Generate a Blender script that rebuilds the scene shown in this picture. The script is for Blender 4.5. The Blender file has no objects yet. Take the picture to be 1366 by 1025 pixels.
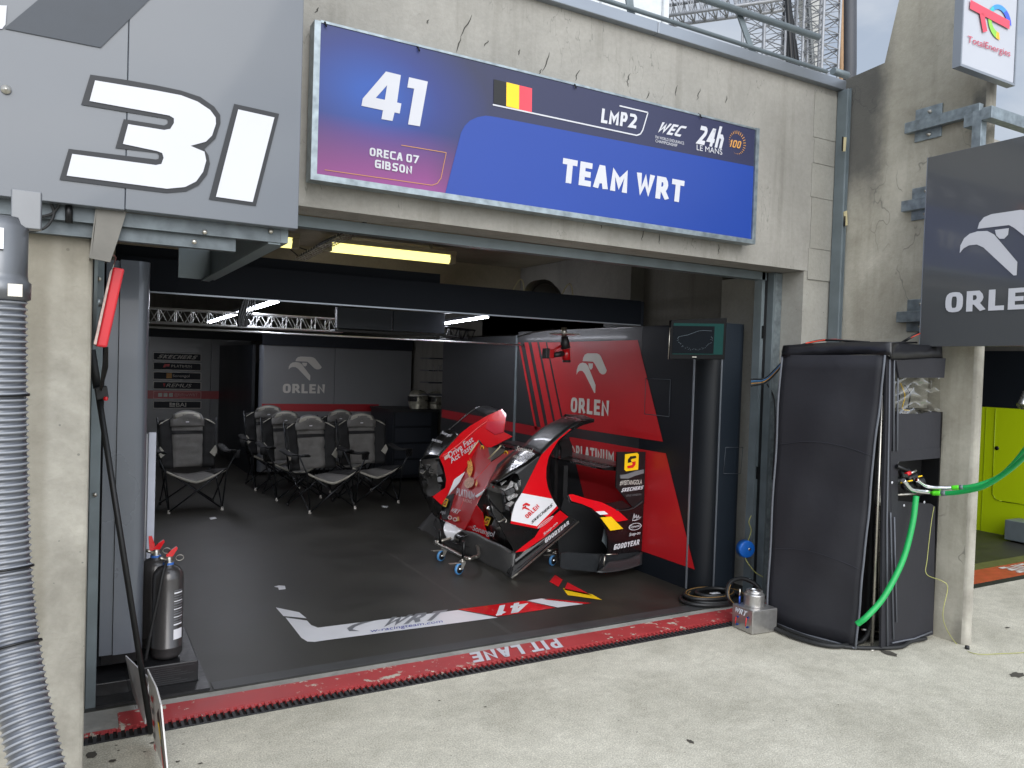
import bpy, bmesh, math, random
from mathutils import Vector, Matrix
random.seed(7)
PI = math.pi
sc = bpy.context.scene
COL = sc.collection
V = Vector
# ------------------------------------------------------------------ camera
YAW, PITCH, ROLL, FPX, EYE = -0.5135159, -0.02295434, 0.03243912, 1038.8, 1.62
cy, sy = math.cos(YAW), math.sin(YAW)
FW = V((-sy*math.cos(PITCH), cy*math.cos(PITCH), math.sin(PITCH)))
R0 = V((cy, sy, 0)); U0 = R0.cross(FW)
RT = R0*math.cos(ROLL) + U0*math.sin(ROLL)
UP = -R0*math.sin(ROLL) + U0*math.cos(ROLL)
CAM = V((0, 0, EYE))
cd = bpy.data.cameras.new('camera'); co = bpy.data.objects.new('camera', cd); COL.objects.link(co)
M = Matrix((RT, UP, -FW)).transposed().to_4x4(); M.translation = CAM
co.matrix_world = M
cd.sensor_width = 36; cd.lens = 36*FPX/1366; cd.clip_end = 3000; cd.clip_start = .05
sc.camera = co
def at(u, v, x=None, y=None, z=None):
    "survey helper: the point of the photograph (u, v) on a known world plane"
    d = FW + RT*((u-683)/FPX) - UP*((v-512.5)/FPX)
    if y is not None: t = y/d.y
    elif x is not None: t = x/d.x
    else: t = (z-EYE)/d.z
    return CAM + d*t
# ------------------------------------------------------------------ materials
def srgb(h):
    if isinstance(h, (tuple, list)): return (*h[:3], 1)
    h = h.lstrip('#'); r = []
    for i in (0, 2, 4):
        c = int(h[i:i+2], 16)/255
        r.append(c/12.92 if c <= .04045 else ((c+.055)/1.055)**2.4)
    return (*r, 1)
MATS = {}
def mat(name, col, rough=.5, metal=0., noise=.08, nscale=9., bump=0., bscale=60., spec=.5, coat=0., emit=None, es=0.):
    if name in MATS: return MATS[name]
    m = bpy.data.materials.new(name); m.use_nodes = True; nt = m.node_tree; N = nt.nodes; L = nt.links
    b = N['Principled BSDF']; c = srgb(col)
    b.inputs['Roughness'].default_value = rough; b.inputs['Metallic'].default_value = metal
    b.inputs['Specular IOR Level'].default_value = spec
    b.inputs['Coat Weight'].default_value = coat; b.inputs['Coat Roughness'].default_value = .06
    tc = N.new('ShaderNodeTexCoord'); nz = N.new('ShaderNodeTexNoise')
    nz.inputs['Scale'].default_value = nscale; nz.inputs['Detail'].default_value = 6
    L.new(tc.outputs['Object'], nz.inputs['Vector'])
    rp = N.new('ShaderNodeValToRGB')
    rp.color_ramp.elements[0].position = .3; rp.color_ramp.elements[1].position = .7
    rp.color_ramp.elements[0].color = (*[max(0, x*(1-noise)) for x in c[:3]], 1)
    rp.color_ramp.elements[1].color = (*[min(1, x*(1+noise)) for x in c[:3]], 1)
    L.new(nz.outputs['Fac'], rp.inputs['Fac']); L.new(rp.outputs['Color'], b.inputs['Base Color'])
    rr = N.new('ShaderNodeMapRange'); rr.inputs['To Min'].default_value = max(0, rough-.06); rr.inputs['To Max'].default_value = min(1, rough+.08)
    L.new(nz.outputs['Fac'], rr.inputs['Value']); L.new(rr.outputs['Result'], b.inputs['Roughness'])
    if bump:
        n2 = N.new('ShaderNodeTexNoise'); n2.inputs['Scale'].default_value = bscale; n2.inputs['Detail'].default_value = 5
        L.new(tc.outputs['Object'], n2.inputs['Vector'])
        bp = N.new('ShaderNodeBump'); bp.inputs['Strength'].default_value = bump; bp.inputs['Distance'].default_value = .01
        L.new(n2.outputs['Fac'], bp.inputs['Height']); L.new(bp.outputs['Normal'], b.inputs['Normal'])
    if emit:
        b.inputs['Emission Color'].default_value = srgb(emit); b.inputs['Emission Strength'].default_value = es
    MATS[name] = m; return m
def concrete(name, base, dark, light, streak=.5, pits=True, big=1.1, crack=False, blotch=.55, grain=0):
    m = bpy.data.materials.new(name); m.use_nodes = True; nt = m.node_tree; N = nt.nodes; L = nt.links
    b = N['Principled BSDF']; b.inputs['Roughness'].default_value = .85; b.inputs['Specular IOR Level'].default_value = .25
    tc = N.new('ShaderNodeTexCoord')
    def noise(scale, detail=8, vec=None, rough=.6, dist=0):
        n = N.new('ShaderNodeTexNoise'); n.inputs['Scale'].default_value = scale; n.inputs['Detail'].default_value = detail
        n.inputs['Roughness'].default_value = rough; n.inputs['Distortion'].default_value = dist
        L.new(vec or tc.outputs['Object'], n.inputs['Vector']); return n.outputs['Fac']
    def ramp(f, p0, p1, c0, c1):
        r = N.new('ShaderNodeValToRGB'); e = r.color_ramp.elements
        e[0].position = p0; e[1].position = p1; e[0].color = srgb(c0); e[1].color = srgb(c1); L.new(f, r.inputs['Fac']); return r.outputs['Color']
    def mix(fac, a, bb, mode='MIX'):
        x = N.new('ShaderNodeMix'); x.data_type = 'RGBA'; x.blend_type = mode
        if isinstance(fac, float): x.inputs[0].default_value = fac
        else: L.new(fac, x.inputs[0])
        for s, q in ((6, a), (7, bb)):
            if isinstance(q, (tuple, str)): x.inputs[s].default_value = srgb(q)
            else: L.new(q, x.inputs[s])
        return x.outputs[2]
    col = ramp(noise(big, 10, dist=.4), .35, .68, dark, light)
    col = mix(blotch, base, col)
    fine = ramp(noise(38, 6), .3, .72, (.78, .78, .77), (1, 1, 1)); col = mix(.55, col, fine, 'MULTIPLY')
    if grain: col = mix(grain, col, ramp(noise(150, 4), .38, .64, (.58, .575, .55), (1.16, 1.16, 1.13)), 'MULTIPLY'); col = mix(.32, col, ramp(noise(14, 9, dist=.4), .40, .60, (.74, .73, .70), (1.08, 1.07, 1.04)), 'MULTIPLY')
    mp = N.new('ShaderNodeMapping'); mp.inputs['Scale'].default_value = (5, 5, .35); L.new(tc.outputs['Object'], mp.inputs['Vector'])
    if streak:
        s = ramp(noise(1.6, 5, mp.outputs['Vector']), .52, .78, (1, 1, 1), (.55, .54, .5)); col = mix(streak, col, s, 'MULTIPLY')
    h = noise(55, 8)
    if pits:
        vo = N.new('ShaderNodeTexVoronoi'); vo.inputs['Scale'].default_value = 16; vo.inputs['Randomness'].default_value = 1
        L.new(tc.outputs['Object'], vo.inputs['Vector'])
        th = noise(2.5, 2)
        ma = N.new('ShaderNodeMath'); ma.operation = 'MULTIPLY'; L.new(th, ma.inputs[0]); ma.inputs[1].default_value = .17
        lt = N.new('ShaderNodeMath'); lt.operation = 'LESS_THAN'; L.new(vo.outputs['Distance'], lt.inputs[0])
        sb = N.new('ShaderNodeMath'); sb.operation = 'SUBTRACT'; L.new(ma.outputs[0], sb.inputs[0]); sb.inputs[1].default_value = .03
        L.new(sb.outputs[0], lt.inputs[1])
        mm = N.new('ShaderNodeMath'); mm.operation = 'MULTIPLY'; L.new(lt.outputs[0], mm.inputs[0]); mm.inputs[1].default_value = .5
        col = mix(mm.outputs[0], col, (.08, .08, .075))
    if crack:
        m2 = N.new('ShaderNodeMapping'); m2.inputs['Scale'].default_value = crack; L.new(tc.outputs['Object'], m2.inputs['Vector'])
        wn = N.new('ShaderNodeTexNoise'); wn.inputs['Scale'].default_value = 5; L.new(m2.outputs['Vector'], wn.inputs['Vector'])
        ad = N.new('ShaderNodeMix'); ad.data_type = 'RGBA'; ad.blend_type = 'ADD'; ad.inputs[0].default_value = .35
        L.new(m2.outputs['Vector'], ad.inputs[6]); L.new(wn.outputs['Color'], ad.inputs[7])
        vc = N.new('ShaderNodeTexVoronoi'); vc.feature = 'DISTANCE_TO_EDGE'; vc.inputs['Scale'].default_value = 2.2; L.new(ad.outputs[2], vc.inputs['Vector'])
        c1 = ramp(vc.outputs['Distance'], .0, .014, (1, 1, 1), (0, 0, 0))
        c2 = ramp(noise(2.6, 3), .53, .6, (0, 0, 0), (1, 1, 1))
        c3 = mix(1., c1, c2, 'MULTIPLY'); c4 = N.new('ShaderNodeMath'); c4.operation = 'MULTIPLY'; L.new(c3, c4.inputs[0]); c4.inputs[1].default_value = .6
        col = mix(c4.outputs[0], col, (.1, .1, .09))
    L.new(col, b.inputs['Base Color'])
    bp = N.new('ShaderNodeBump'); bp.inputs['Strength'].default_value = .35; bp.inputs['Distance'].default_value = .008
    L.new(h, bp.inputs['Height']); L.new(bp.outputs['Normal'], b.inputs['Normal'])
    MATS[name] = m; return m
m_wall = concrete('facade_concrete', (.335, .323, .295), (.24, .232, .21), (.41, .395, .36), .6, False, 1.3, (5.5, 5.5, 1.3))
m_pil = concrete('pillar_concrete', (.37, .35, .30), (.20, .185, .155), (.50, .475, .41), .8, True, 2.2, False, .8)
m_fin = concrete('weathered_concrete', (.47, .445, .375), (.31, .285, .225), (.60, .565, .475), .5, False, 1.6, (1.5, 1.5, 1.0), .8)
def add_stain(m, terms, col=(.07, .07, .068)):
    nt = m.node_tree; N = nt.nodes; L = nt.links; b = N['Principled BSDF']; src = b.inputs['Base Color'].links[0].from_socket
    tc = N.new('ShaderNodeTexCoord'); sp = N.new('ShaderNodeSeparateXYZ'); L.new(tc.outputs['Object'], sp.inputs[0])
    nz = N.new('ShaderNodeTexNoise'); nz.inputs['Scale'].default_value = 4.5; nz.inputs['Detail'].default_value = 9; nz.inputs['Roughness'].default_value = .65; L.new(tc.outputs['Object'], nz.inputs['Vector'])
    for ax_, ps in terms:
        cur = None
        for a_, f0, f1, w_ in ps:
            mr = N.new('ShaderNodeMath'); mr.operation = 'MULTIPLY_ADD'; L.new(nz.outputs['Fac'], mr.inputs[0]); mr.inputs[1].default_value = w_; L.new(sp.outputs[a_], mr.inputs[2])
            r = N.new('ShaderNodeMapRange'); r.interpolation_type = 'SMOOTHSTEP'; r.inputs['From Min'].default_value = f0+w_/2; r.inputs['From Max'].default_value = f1+w_/2; L.new(mr.outputs[0], r.inputs['Value'])
            if cur is None: cur = r.outputs[0]
            else:
                mm = N.new('ShaderNodeMath'); mm.operation = 'MULTIPLY'; L.new(cur, mm.inputs[0]); L.new(r.outputs[0], mm.inputs[1]); cur = mm.outputs[0]
        fz = N.new('ShaderNodeMath'); fz.operation = 'MULTIPLY'; L.new(cur, fz.inputs[0]); fz.inputs[1].default_value = ax_
        x = N.new('ShaderNodeMix'); x.data_type = 'RGBA'; L.new(fz.outputs[0], x.inputs[0]); L.new(src, x.inputs[6]); x.inputs[7].default_value = srgb(col); L.new(x.outputs[2], b.inputs['Base Color']); src = x.outputs[2]
add_stain(m_pil, [(.4, [('X', -.15, -.12, .05), ('X', -.05, -.08, .05), ('Y', 3.2, 3.1, .0)]), (.35, [('Z', 1.45, 1.75, .5), ('X', .3, .2, .1)])], (.16, .14, .10))
add_stain(m_fin, [(.85, [('Y', 3.34, 3.54, .22), ('Z', 2.65, 3.15, .5)]), (.8, [('Y', 2.86, 2.80, .10), ('Z', 2.95, 3.15, .2), ('Z', 3.45, 3.30, .2)]), (.45, [('Y', 2.84, 2.78, .12), ('Z', .35, .05, .4)])])
m_dk = concrete('stained_dark_concrete', (.12, .12, .115), (.06, .06, .06), (.22, .215, .2), .5, False, 2.5, False, .8)
m_patch = concrete('patch_concrete', (.34, .33, .295), (.27, .26, .23), (.41, .4, .36), .1, True, 2.0)
m_gnd = concrete('apron_concrete', (.62, .59, .51), (.47, .45, .38), (.74, .71, .62), 0, True, 1.7, False, .75, .8)
m_kerb = concrete('threshold_concrete', (.36, .35, .32), (.2, .2, .19), (.45, .44, .41), 0, False, 5)
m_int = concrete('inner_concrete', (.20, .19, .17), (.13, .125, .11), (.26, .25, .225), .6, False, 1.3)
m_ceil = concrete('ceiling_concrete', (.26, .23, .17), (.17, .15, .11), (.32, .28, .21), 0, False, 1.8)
galv = mat('galvanised_steel', '#8f999e', .42, .75, .28, 22, .05, 40)
galvd = mat('grey_painted_steel', '#747e82', .45, .35, .12, 8)
alu = mat('aluminium_coping', '#8e949c', .35, .55, .05, 3)
steel = mat('brushed_steel', '#b9b5ac', .28, .95, .06, 30)
chrome = mat('chrome', '#e4e6e8', .08, 1., .02, 30)
blackp = mat('black_plastic', '#17181a', .45, 0, .1, 12)
blackm = mat('black_metal', '#0f1012', .35, .3, .1, 12)
gloss = mat('gloss_black_bodywork', '#0b0b0c', .26, 0, .1, 5, spec=.5, coat=.35)
carbon = mat('carbon_grey_bodywork', '#2d2e30', .35, .1, .12, 40, coat=.3)
carbond = mat('carbon_dark', '#151618', .4, .1, .15, 40, coat=.2)
redb = mat('red_bodywork', '#d8101c', .22, 0, .04, 4, coat=.9)
redd = mat('deep_red_bodywork', '#a80c14', .3, 0, .06, 4, coat=.25)
whiteb = mat('white_bodywork', '#e6e7ec', .3, 0, .03, 6, coat=.5)
white = mat('white_print', '#c4c5cb', .5, 0, .02, 6)
cream = mat('off_white_print', '#c9c6c0', .5, 0, .04, 6)
yellow = mat('yellow_print', '#f5c816', .4, 0, .03, 6)
orange = mat('orange_print', '#c8924a', .5, 0, .03, 6)
black = mat('black_print', '#0c0c0e', .5, 0, .03, 6)
redp = mat('red_print', '#d01822', .4, 0, .04, 6)
greyp = mat('grey_print', '#6e7074', .5, 0, .04, 6)
navy = mat('navy_panel', '#0f1622', .6, 0, .08, 3)
clad = mat('charcoal_cladding', '#2b2c2f', .4, .1, .06, 1.4, coat=.15)
cladb = mat('charcoal_back_cladding', '#75777a', .35, .1, .08, 1.1, coat=.1)
cladd = mat('dark_blue_cladding', '#171b21', .4, 0, .08, 1.2, spec=.25)
redw = mat('red_wall_print', '#b81820', .4, 0, .07, 1.5)
redwd = mat('dull_red_stripe', '#9c1a24', .35, 0, .07, 1.5)
rubber = mat('black_rubber', '#1a1b1c', .6, 0, .15, 25, .1, 80)
green = mat('green_hose_rubber', '#14a050', .42, 0, .06, 14, .12, 140)
lime = mat('lime_panel', '#b4cc08', .4, 0, .04, 1.2)
# ------------------------------------------------------------------ mesh helpers
class MB:
    def __init__(s): s.v = []; s.f = []; s.sm = []
    def poly(s, pts, smooth=False):
        i = len(s.v); s.v += [V(p) for p in pts]; s.f.append(list(range(i, i+len(pts)))); s.sm.append(smooth); return s
    def grid(s, rows, close=False, smooth=True):
        i = len(s.v); n = len(rows[0])
        for r in rows: s.v += [V(p) for p in r]
        for a in range(len(rows)-1):
            for b in range(n if close else n-1):
                c = (b+1) % n
                s.f.append([i+a*n+b, i+a*n+c, i+(a+1)*n+c, i+(a+1)*n+b]); s.sm.append(smooth)
        return s
    def box(s, x0, x1, y0, y1, z0, z1):
        return s.obox(V((x0, y0, z0)), V((x1-x0, 0, 0)), V((0, y1-y0, 0)), V((0, 0, z1-z0)))
    def obox(s, o, a, b, c):
        o, a, b, c = V(o), V(a), V(b), V(c); i = len(s.v)
        s.v += [o, o+a, o+a+b, o+b, o+c, o+a+c, o+a+b+c, o+b+c]
        for f in ((0, 3, 2, 1), (4, 5, 6, 7), (0, 1, 5, 4), (1, 2, 6, 5), (2, 3, 7, 6), (3, 0, 4, 7)):
            s.f.append([i+k for k in f]); s.sm.append(False)
        return s
    def tube(s, pts, r, n=8, cap=True):
        pts = [V(p) for p in pts]; rows = []; pn = None
        rs = r if isinstance(r, (list, tuple)) else [r]*len(pts)
        for k, p in enumerate(pts):
            t = (pts[min(k+1, len(pts)-1)] - pts[max(k-1, 0)])
            if t.length < 1e-9: t = V((0, 0, 1))
            t.normalize()
            if pn is None:
                a = V((0, 0, 1)) if abs(t.z) < .9 else V((1, 0, 0)); pn = t.cross(a).normalized()
            pn = (pn - t*pn.dot(t)).normalized(); q = t.cross(pn)
            rows.append([p + (pn*math.cos(2*PI*j/n) + q*math.sin(2*PI*j/n))*rs[k] for j in range(n)])
        i = len(s.v); s.grid(rows, True)
        if cap:
            s.f.append([i+j for j in range(n)][::-1]); s.sm.append(False)
            m = i+(len(rows)-1)*n; s.f.append([m+j for j in range(n)]); s.sm.append(False)
        return s
    def lathe(s, c, prof, n=24, axis=(0, 0, 1)):
        c = V(c); ax = V(axis).normalized(); a = V((1, 0, 0)) if abs(ax.x) < .9 else V((0, 1, 0))
        p = ax.cross(a).normalized(); q = ax.cross(p)
        rows = [[c+ax*h+(p*math.cos(2*PI*j/n)+q*math.sin(2*PI*j/n))*max(r, 1e-4) for j in range(n)] for r, h in prof]
        return s.grid(rows, True)
    def prism(s, pts, d):
        pts = [V(p) for p in pts]; d = V(d); n = len(pts); i = len(s.v)
        s.v += pts + [p+d for p in pts]
        s.f.append([i+k for k in range(n)]); s.sm.append(False)
        s.f.append([i+n+k for k in range(n)][::-1]); s.sm.append(False)
        for k in range(n):
            s.f.append([i+k, i+(k+1) % n, i+n+(k+1) % n, i+n+k]); s.sm.append(False)
        return s
    def build(s, name, m, parent=None, bevel=0, solid=0, weld=False):
        me = bpy.data.meshes.new(name); o = bpy.data.objects.new(name, me)
        org = V((0, 0, 0))
        me.from_pydata([tuple(p) for p in s.v], [], s.f)
        for p, k in zip(me.polygons, s.sm): p.use_smooth = k
        bm = bmesh.new(); bm.from_mesh(me)
        if weld: bmesh.ops.remove_doubles(bm, verts=bm.verts, dist=1e-4)
        bmesh.ops.triangulate(bm, faces=[f for f in bm.faces if len(f.verts) > 4], ngon_method='EAR_CLIP')
        if not solid: bmesh.ops.recalc_face_normals(bm, faces=bm.faces)
        bm.to_mesh(me); bm.free()
        me.materials.append(m); COL.objects.link(o)
        if parent: o.parent = parent
        if bevel:
            b = o.modifiers.new('b', 'BEVEL'); b.width = bevel; b.segments = 2; b.limit_method = 'ANGLE'; b.angle_limit = .6
        if solid:
            b = o.modifiers.new('s', 'SOLIDIFY'); b.thickness = solid; b.offset = 0
        return o
def thing(name, label, cat, group=None):
    o = bpy.data.objects.new(name, None); COL.objects.link(o); o.empty_display_size = .1
    o['label'] = label; o['category'] = cat
    if group: o['group'] = group
    return o
def tag(o, label, cat, group=None):
    o['label'] = label; o['category'] = cat
    if group: o['group'] = group
    return o
def struct(o): o['kind'] = 'structure'; return o
def box(name, m, p, *a, bevel=0): return MB().box(*a).build(name, m, p, bevel)
def tube(name, m, p, pts, r, n=8): return MB().tube(pts, r, n).build(name, m, p)
def spline(pts, k=8):
    pts = [V(p) for p in pts]; out = []
    P = [pts[0]*2-pts[1]] + pts + [pts[-1]*2-pts[-2]]
    for i in range(1, len(P)-2):
        for j in range(k):
            t = j/k; a, b, c, d = P[i-1:i+3]
            out.append(.5*((2*b)+(c-a)*t+(2*a-5*b+4*c-d)*t*t+(3*b-a-3*c+d)*t**3))
    out.append(pts[-1]); return out
class Q:
    "a flat frame on a surface: bottom-left, bottom-right, top-left corner; s, t run 0..1"
    def __init__(s, bl, br, tl, lift=.003):
        s.o = V(bl); s.a = V(br)-s.o; s.b = V(tl)-s.o; n = s.a.cross(s.b).normalized()
        if n.dot(CAM-s.o) < 0: n = -n
        s.n = n; s.o = s.o+n*lift
    def p(s, x, y, h=0): return s.o+s.a*x+s.b*y+s.n*h
    def sub(s, x0, x1, y0, y1, lift=.0015): return Q(s.p(x0, y0), s.p(x1, y0), s.p(x0, y1), lift)
def font_text(q, string, m, parent, name='lettering', bold=.0, shear=0., sx=1., space=1.):
    c = bpy.data.curves.new('t', 'FONT'); c.body = string; c.size = 1; c.offset = bold; c.shear = shear; c.resolution_u = 4; c.space_character = space
    c.align_x = 'LEFT'; c.space_line = .85
    o = bpy.data.objects.new('t', c); COL.objects.link(o)
    bpy.context.view_layer.update()
    me = bpy.data.meshes.new_from_object(o.evaluated_get(bpy.context.evaluated_depsgraph_get()))
    COL.objects.unlink(o); bpy.data.objects.remove(o)
    vs = [v.co.copy() for v in me.vertices]
    x0 = min(v.x for v in vs); x1 = max(v.x for v in vs); y0 = min(v.y for v in vs); y1 = max(v.y for v in vs)
    for v in me.vertices: v.co = q.p((v.co.x-x0)/(x1-x0), (v.co.y-y0)/(y1-y0))
    me.name = name; me.materials.clear(); me.materials.append(m)
    ob = bpy.data.objects.new(name, me); COL.objects.link(ob); ob.parent = parent
    return ob
def _c(x0, y0, x1, y1, cx_, cy_):
    "quarter round from (x0,y0) to (x1,y1) round the corner (cx_,cy_)"
    out = []
    for k in range(5):
        t = k/4; out.append(((1-t)**2*x0+2*t*(1-t)*cx_+t*t*x1, (1-t)**2*y0+2*t*(1-t)*cy_+t*t*y1))
    return out
r_ = .3
GLY = {
 'A': [[(0, 0), (.42, 1), (.58, 1), (1, 0)], [(.2, .3), (.8, .3)]], 'B': [[(0, 0), (0, 1), (.7, 1)]+_c(.7, 1, .7, .52, 1.05, .76)+[(.0, .52)], [(.7, .52)]+_c(.75, .52, .75, 0, 1.1, .26)+[(0, 0)]],
 'C': [[(1, 1), (r_, 1)]+_c(r_, 1, 0, 1-r_, 0, 1)+_c(0, r_, r_, 0, 0, 0)+[(1, 0)]], 'D': [[(0, 0), (0, 1), (.6, 1)]+_c(.6, 1, 1, .6, 1, 1)+_c(1, .4, .6, 0, 1, 0)+[(0, 0)]],
 'E': [[(1, 1), (0, 1), (0, 0), (1, 0)], [(0, .5), (.85, .5)]], 'F': [[(1, 1), (0, 1), (0, 0)], [(0, .5), (.85, .5)]],
 'G': [[(1, 1), (r_, 1)]+_c(r_, 1, 0, 1-r_, 0, 1)+_c(0, r_, r_, 0, 0, 0)+[(1, 0), (1, .5), (.55, .5)]], 'H': [[(0, 0), (0, 1)], [(1, 0), (1, 1)], [(0, .5), (1, .5)]],
 'I': [[(.5, 0), (.5, 1)]], 'J': [[(1, 1), (1, r_)]+_c(1, r_, .7, 0, 1, 0)+[(0, 0)]], 'K': [[(0, 0), (0, 1)], [(1, 1), (.15, .48), (1, 0)]], 'L': [[(0, 1), (0, 0), (1, 0)]],
 'M': [[(0, 0), (0, 1), (.5, .3), (1, 1), (1, 0)]], 'N': [[(0, 0), (0, 1), (1, 0), (1, 1)]],
 'O': [_c(0, .62, .38, 1, 0, 1)+_c(.62, 1, 1, .62, 1, 1)+_c(1, .38, .62, 0, 1, 0)+_c(.38, 0, 0, .38, 0, 0)+[(0, .62)]],
 'P': [[(0, 0), (0, 1), (.65, 1)]+_c(.65, 1, .65, .42, 1.1, .71)+[(0, .42)]], 'Q': [_c(0, .7, .3, 1, 0, 1)+_c(.7, 1, 1, .7, 1, 1)+_c(1, .3, .7, 0, 1, 0)+_c(.3, 0, 0, .3, 0, 0)+[(0, .7)], [(.6, .3), (1, 0)]],
 'R': [[(0, 0), (0, 1), (.65, 1)]+_c(.65, 1, .65, .42, 1.1, .71)+[(0, .42)], [(.5, .42), (1, 0)]], 'S': [[(1, 1), (.25, 1)]+_c(.25, 1, .25, .5, -.15, .75)+_c(.75, .5, .75, 0, 1.15, .25)+[(0, 0)]],
 'T': [[(0, 1), (1, 1)], [(.5, 1), (.5, 0)]], 'U': [[(0, 1), (0, r_)]+_c(0, r_, r_, 0, 0, 0)+_c(1-r_, 0, 1, r_, 1, 0)+[(1, 1)]], 'V': [[(0, 1), (.5, 0), (1, 1)]],
 'W': [[(0, 1), (.2, 0), (.5, .8), (.8, 0), (1, 1)]], 'X': [[(0, 0), (1, 1)], [(0, 1), (1, 0)]], 'Y': [[(0, 1), (.5, .45), (1, 1)], [(.5, .45), (.5, 0)]], 'Z': [[(0, 1), (1, 1), (0, 0), (1, 0)]],
 '0': [_c(0, .75, .25, 1, 0, 1)+_c(.75, 1, 1, .75, 1, 1)+_c(1, .25, .75, 0, 1, 0)+_c(.25, 0, 0, .25, 0, 0)+[(0, .75)]], '1': [[(.65, 0), (.65, 1)], [(.12, .86), (.65, .97)]],
 '2': [[(0, 1), (.7, 1)]+_c(.7, 1, .9, .6, 1.15, .9)+[(0, 0), (1, 0)]], '4': [[(.78, 0), (.78, 1), (.55, 1), (0, .28), (1, .28)]], '7': [[(0, 1), (1, 1), (.35, 0)]],
 'h': [[(0, 0), (0, 1.25)], [(0, .7), (.7, .7), (1, .5), (1, 0)]], '-': [[(.1, .5), (.9, .5)]], '#': [[(.3, 0), (.4, 1)], [(.7, 0), (.8, 1)], [(.05, .33), (1, .33)], [(.05, .67), (1, .67)]],
}
WID = {'I': .3, 'M': 1.25, 'W': 1.35, '1': .62, ' ': .45, 'L': .82, 'E': .85, 'F': .85, 'J': .7}
def stroke_poly(pl, t):
    "mitred thick polyline as one list of quads sharing corners"
    P_ = [V((x, y, 0)) for x, y in pl]; P_ = [p for i, p in enumerate(P_) if i == 0 or (p-P_[i-1]).length > 1e-4]
    if len(P_) < 2: return []
    closed = (P_[0]-P_[-1]).length < 1e-3
    n = len(P_); Ls, Rs = [], []
    for i, p in enumerate(P_):
        a = (P_[i]-P_[i-1]) if i > 0 else ((P_[0]-P_[-2]) if closed else P_[1]-P_[0])
        b_ = (P_[i+1]-P_[i]) if i < n-1 else ((P_[1]-P_[0]) if closed else P_[-1]-P_[-2])
        a.normalize(); b_.normalize(); q_ = p
        if not closed and i == 0: q_ = p-b_*t/2
        if not closed and i == n-1: q_ = p+a*t/2
        na, nb_ = V((-a.y, a.x, 0)), V((-b_.y, b_.x, 0)); m_ = (na+nb_)
        m_ = m_.normalized() if m_.length > 1e-4 else na
        k = t/2/max(.45, m_.dot(na)); Ls.append(q_+m_*k); Rs.append(q_-m_*k)
    return [[Ls[i], Rs[i], Rs[i+1], Ls[i+1]] for i in range(n-1)]
def block(q, string, m, parent, name='lettering', wt=.2, shear=0., asp=.62):
    "heavy sign lettering built stroke by stroke; glyph box height 1"
    b = MB(); x = 0; gap = .12; quads = []
    for ch in string:
        w_ = WID.get(ch, 1.)*asp*1.0
        if ch == ' ': x += w_; continue
        for si, pl in enumerate(GLY[ch]):
            if ch == 'I': pts = [(x+w_/2, wt/2), (x+w_/2, 1-wt/2)]
            else: pts = [(x+wt/2+px_*(w_-wt), wt/2+py_*(1-wt)) for px_, py_ in pl]
            for qd in stroke_poly(pts, wt):
                quads.append((si, [(p.x, min(max(p.y, 0), 1 if ch != 'h' else 1.2)) for p in qd]))
        x += w_+gap
    tot = x-gap
    for k_, (si, qd) in enumerate(quads):
        ar = sum(qd[i][0]*qd[(i+1) % 4][1]-qd[(i+1) % 4][0]*qd[i][1] for i in range(4))
        if abs(ar) < 1e-5: continue
        b.poly([q.p((px_+shear*py_)/(tot+shear), py_, .00012*(k_ % 14)) for px_, py_ in qd])
    return b.build(name, m, parent)
def text(q, string, m, parent, name='lettering', bold=.0, shear=0., sx=1., space=1.):
    if bold >= .02 and all(ch == ' ' or ch in GLY for ch in string) and len(string) > 1:
        return block(q, string, m, parent, name, min(.27, .14+bold*2.2), shear)
    return font_text(q, string, m, parent, name, min(bold, .012), shear)
def decal(q, polys, m, parent, name='emblem', h=0):
    b = MB()
    for pl in polys: b.poly([q.p(x, y, h) for x, y in pl])
    return b.build(name, m, parent)
def rect(x0, x1, y0, y1): return [(x0, y0), (x1, y0), (x1, y1), (x0, y1)]
def strip(pts, w):
    "polyline as a list of quads in s,t space"
    out = []
    for (a, b), (c, d) in zip(pts, pts[1:]):
        dx, dy = c-a, d-b; l = math.hypot(dx, dy) or 1; nx, ny = -dy/l*w/2, dx/l*w/2
        out.append([(a+nx, b+ny), (a-nx, b-ny), (c-nx, d-ny), (c+nx, d+ny)])
    return out
def norm(pl, x0, x1, y0, y1): return [((x-x0)/(x1-x0), (y1-y)/(y1-y0)) for x, y in pl]
EAGLE = [[(208, 160), (211, 148), (220, 138), (235, 134), (290, 134), (303, 137), (314, 144), (350, 188), (345, 196), (335, 201), (322, 201), (310, 196), (280, 168), (270, 161)],
         [(173, 206), (174, 190), (181, 176), (192, 168), (208, 165), (228, 167), (242, 176), (289, 236), (289, 262), (283, 262), (222, 200), (208, 192), (192, 192), (181, 197)],
         [(243, 167), (270, 167), (269, 180), (262, 187), (253, 186), (246, 178)]]
def orlen(q, m, parent, word=True):
    decal(q, [norm(p, 145, 370, 134, 333) for p in EAGLE], m, parent, 'eagle_emblem')
    if word: text(q.sub(0, 1, 0, 50/199), 'ORLEN', m, parent, bold=.035)
def s_badge(q, parent, word=None):
    decal(q, [[(0, .12), (.12, 0), (1, 0), (1, .88), (.88, 1), (0, 1)]], yellow, parent, 'badge')
    decal(q, [[(.22, .48), (.22, .68), (.38, .84), (.78, .84), (.82, .70), (.48, .68), (.42, .62), (.5, .5)]], black, parent, 'badge', .002)
    decal(q, [[(.78, .52), (.78, .32), (.62, .16), (.22, .16), (.18, .30), (.52, .32), (.58, .38), (.5, .5)]], redp, parent, 'badge', .002)

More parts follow.
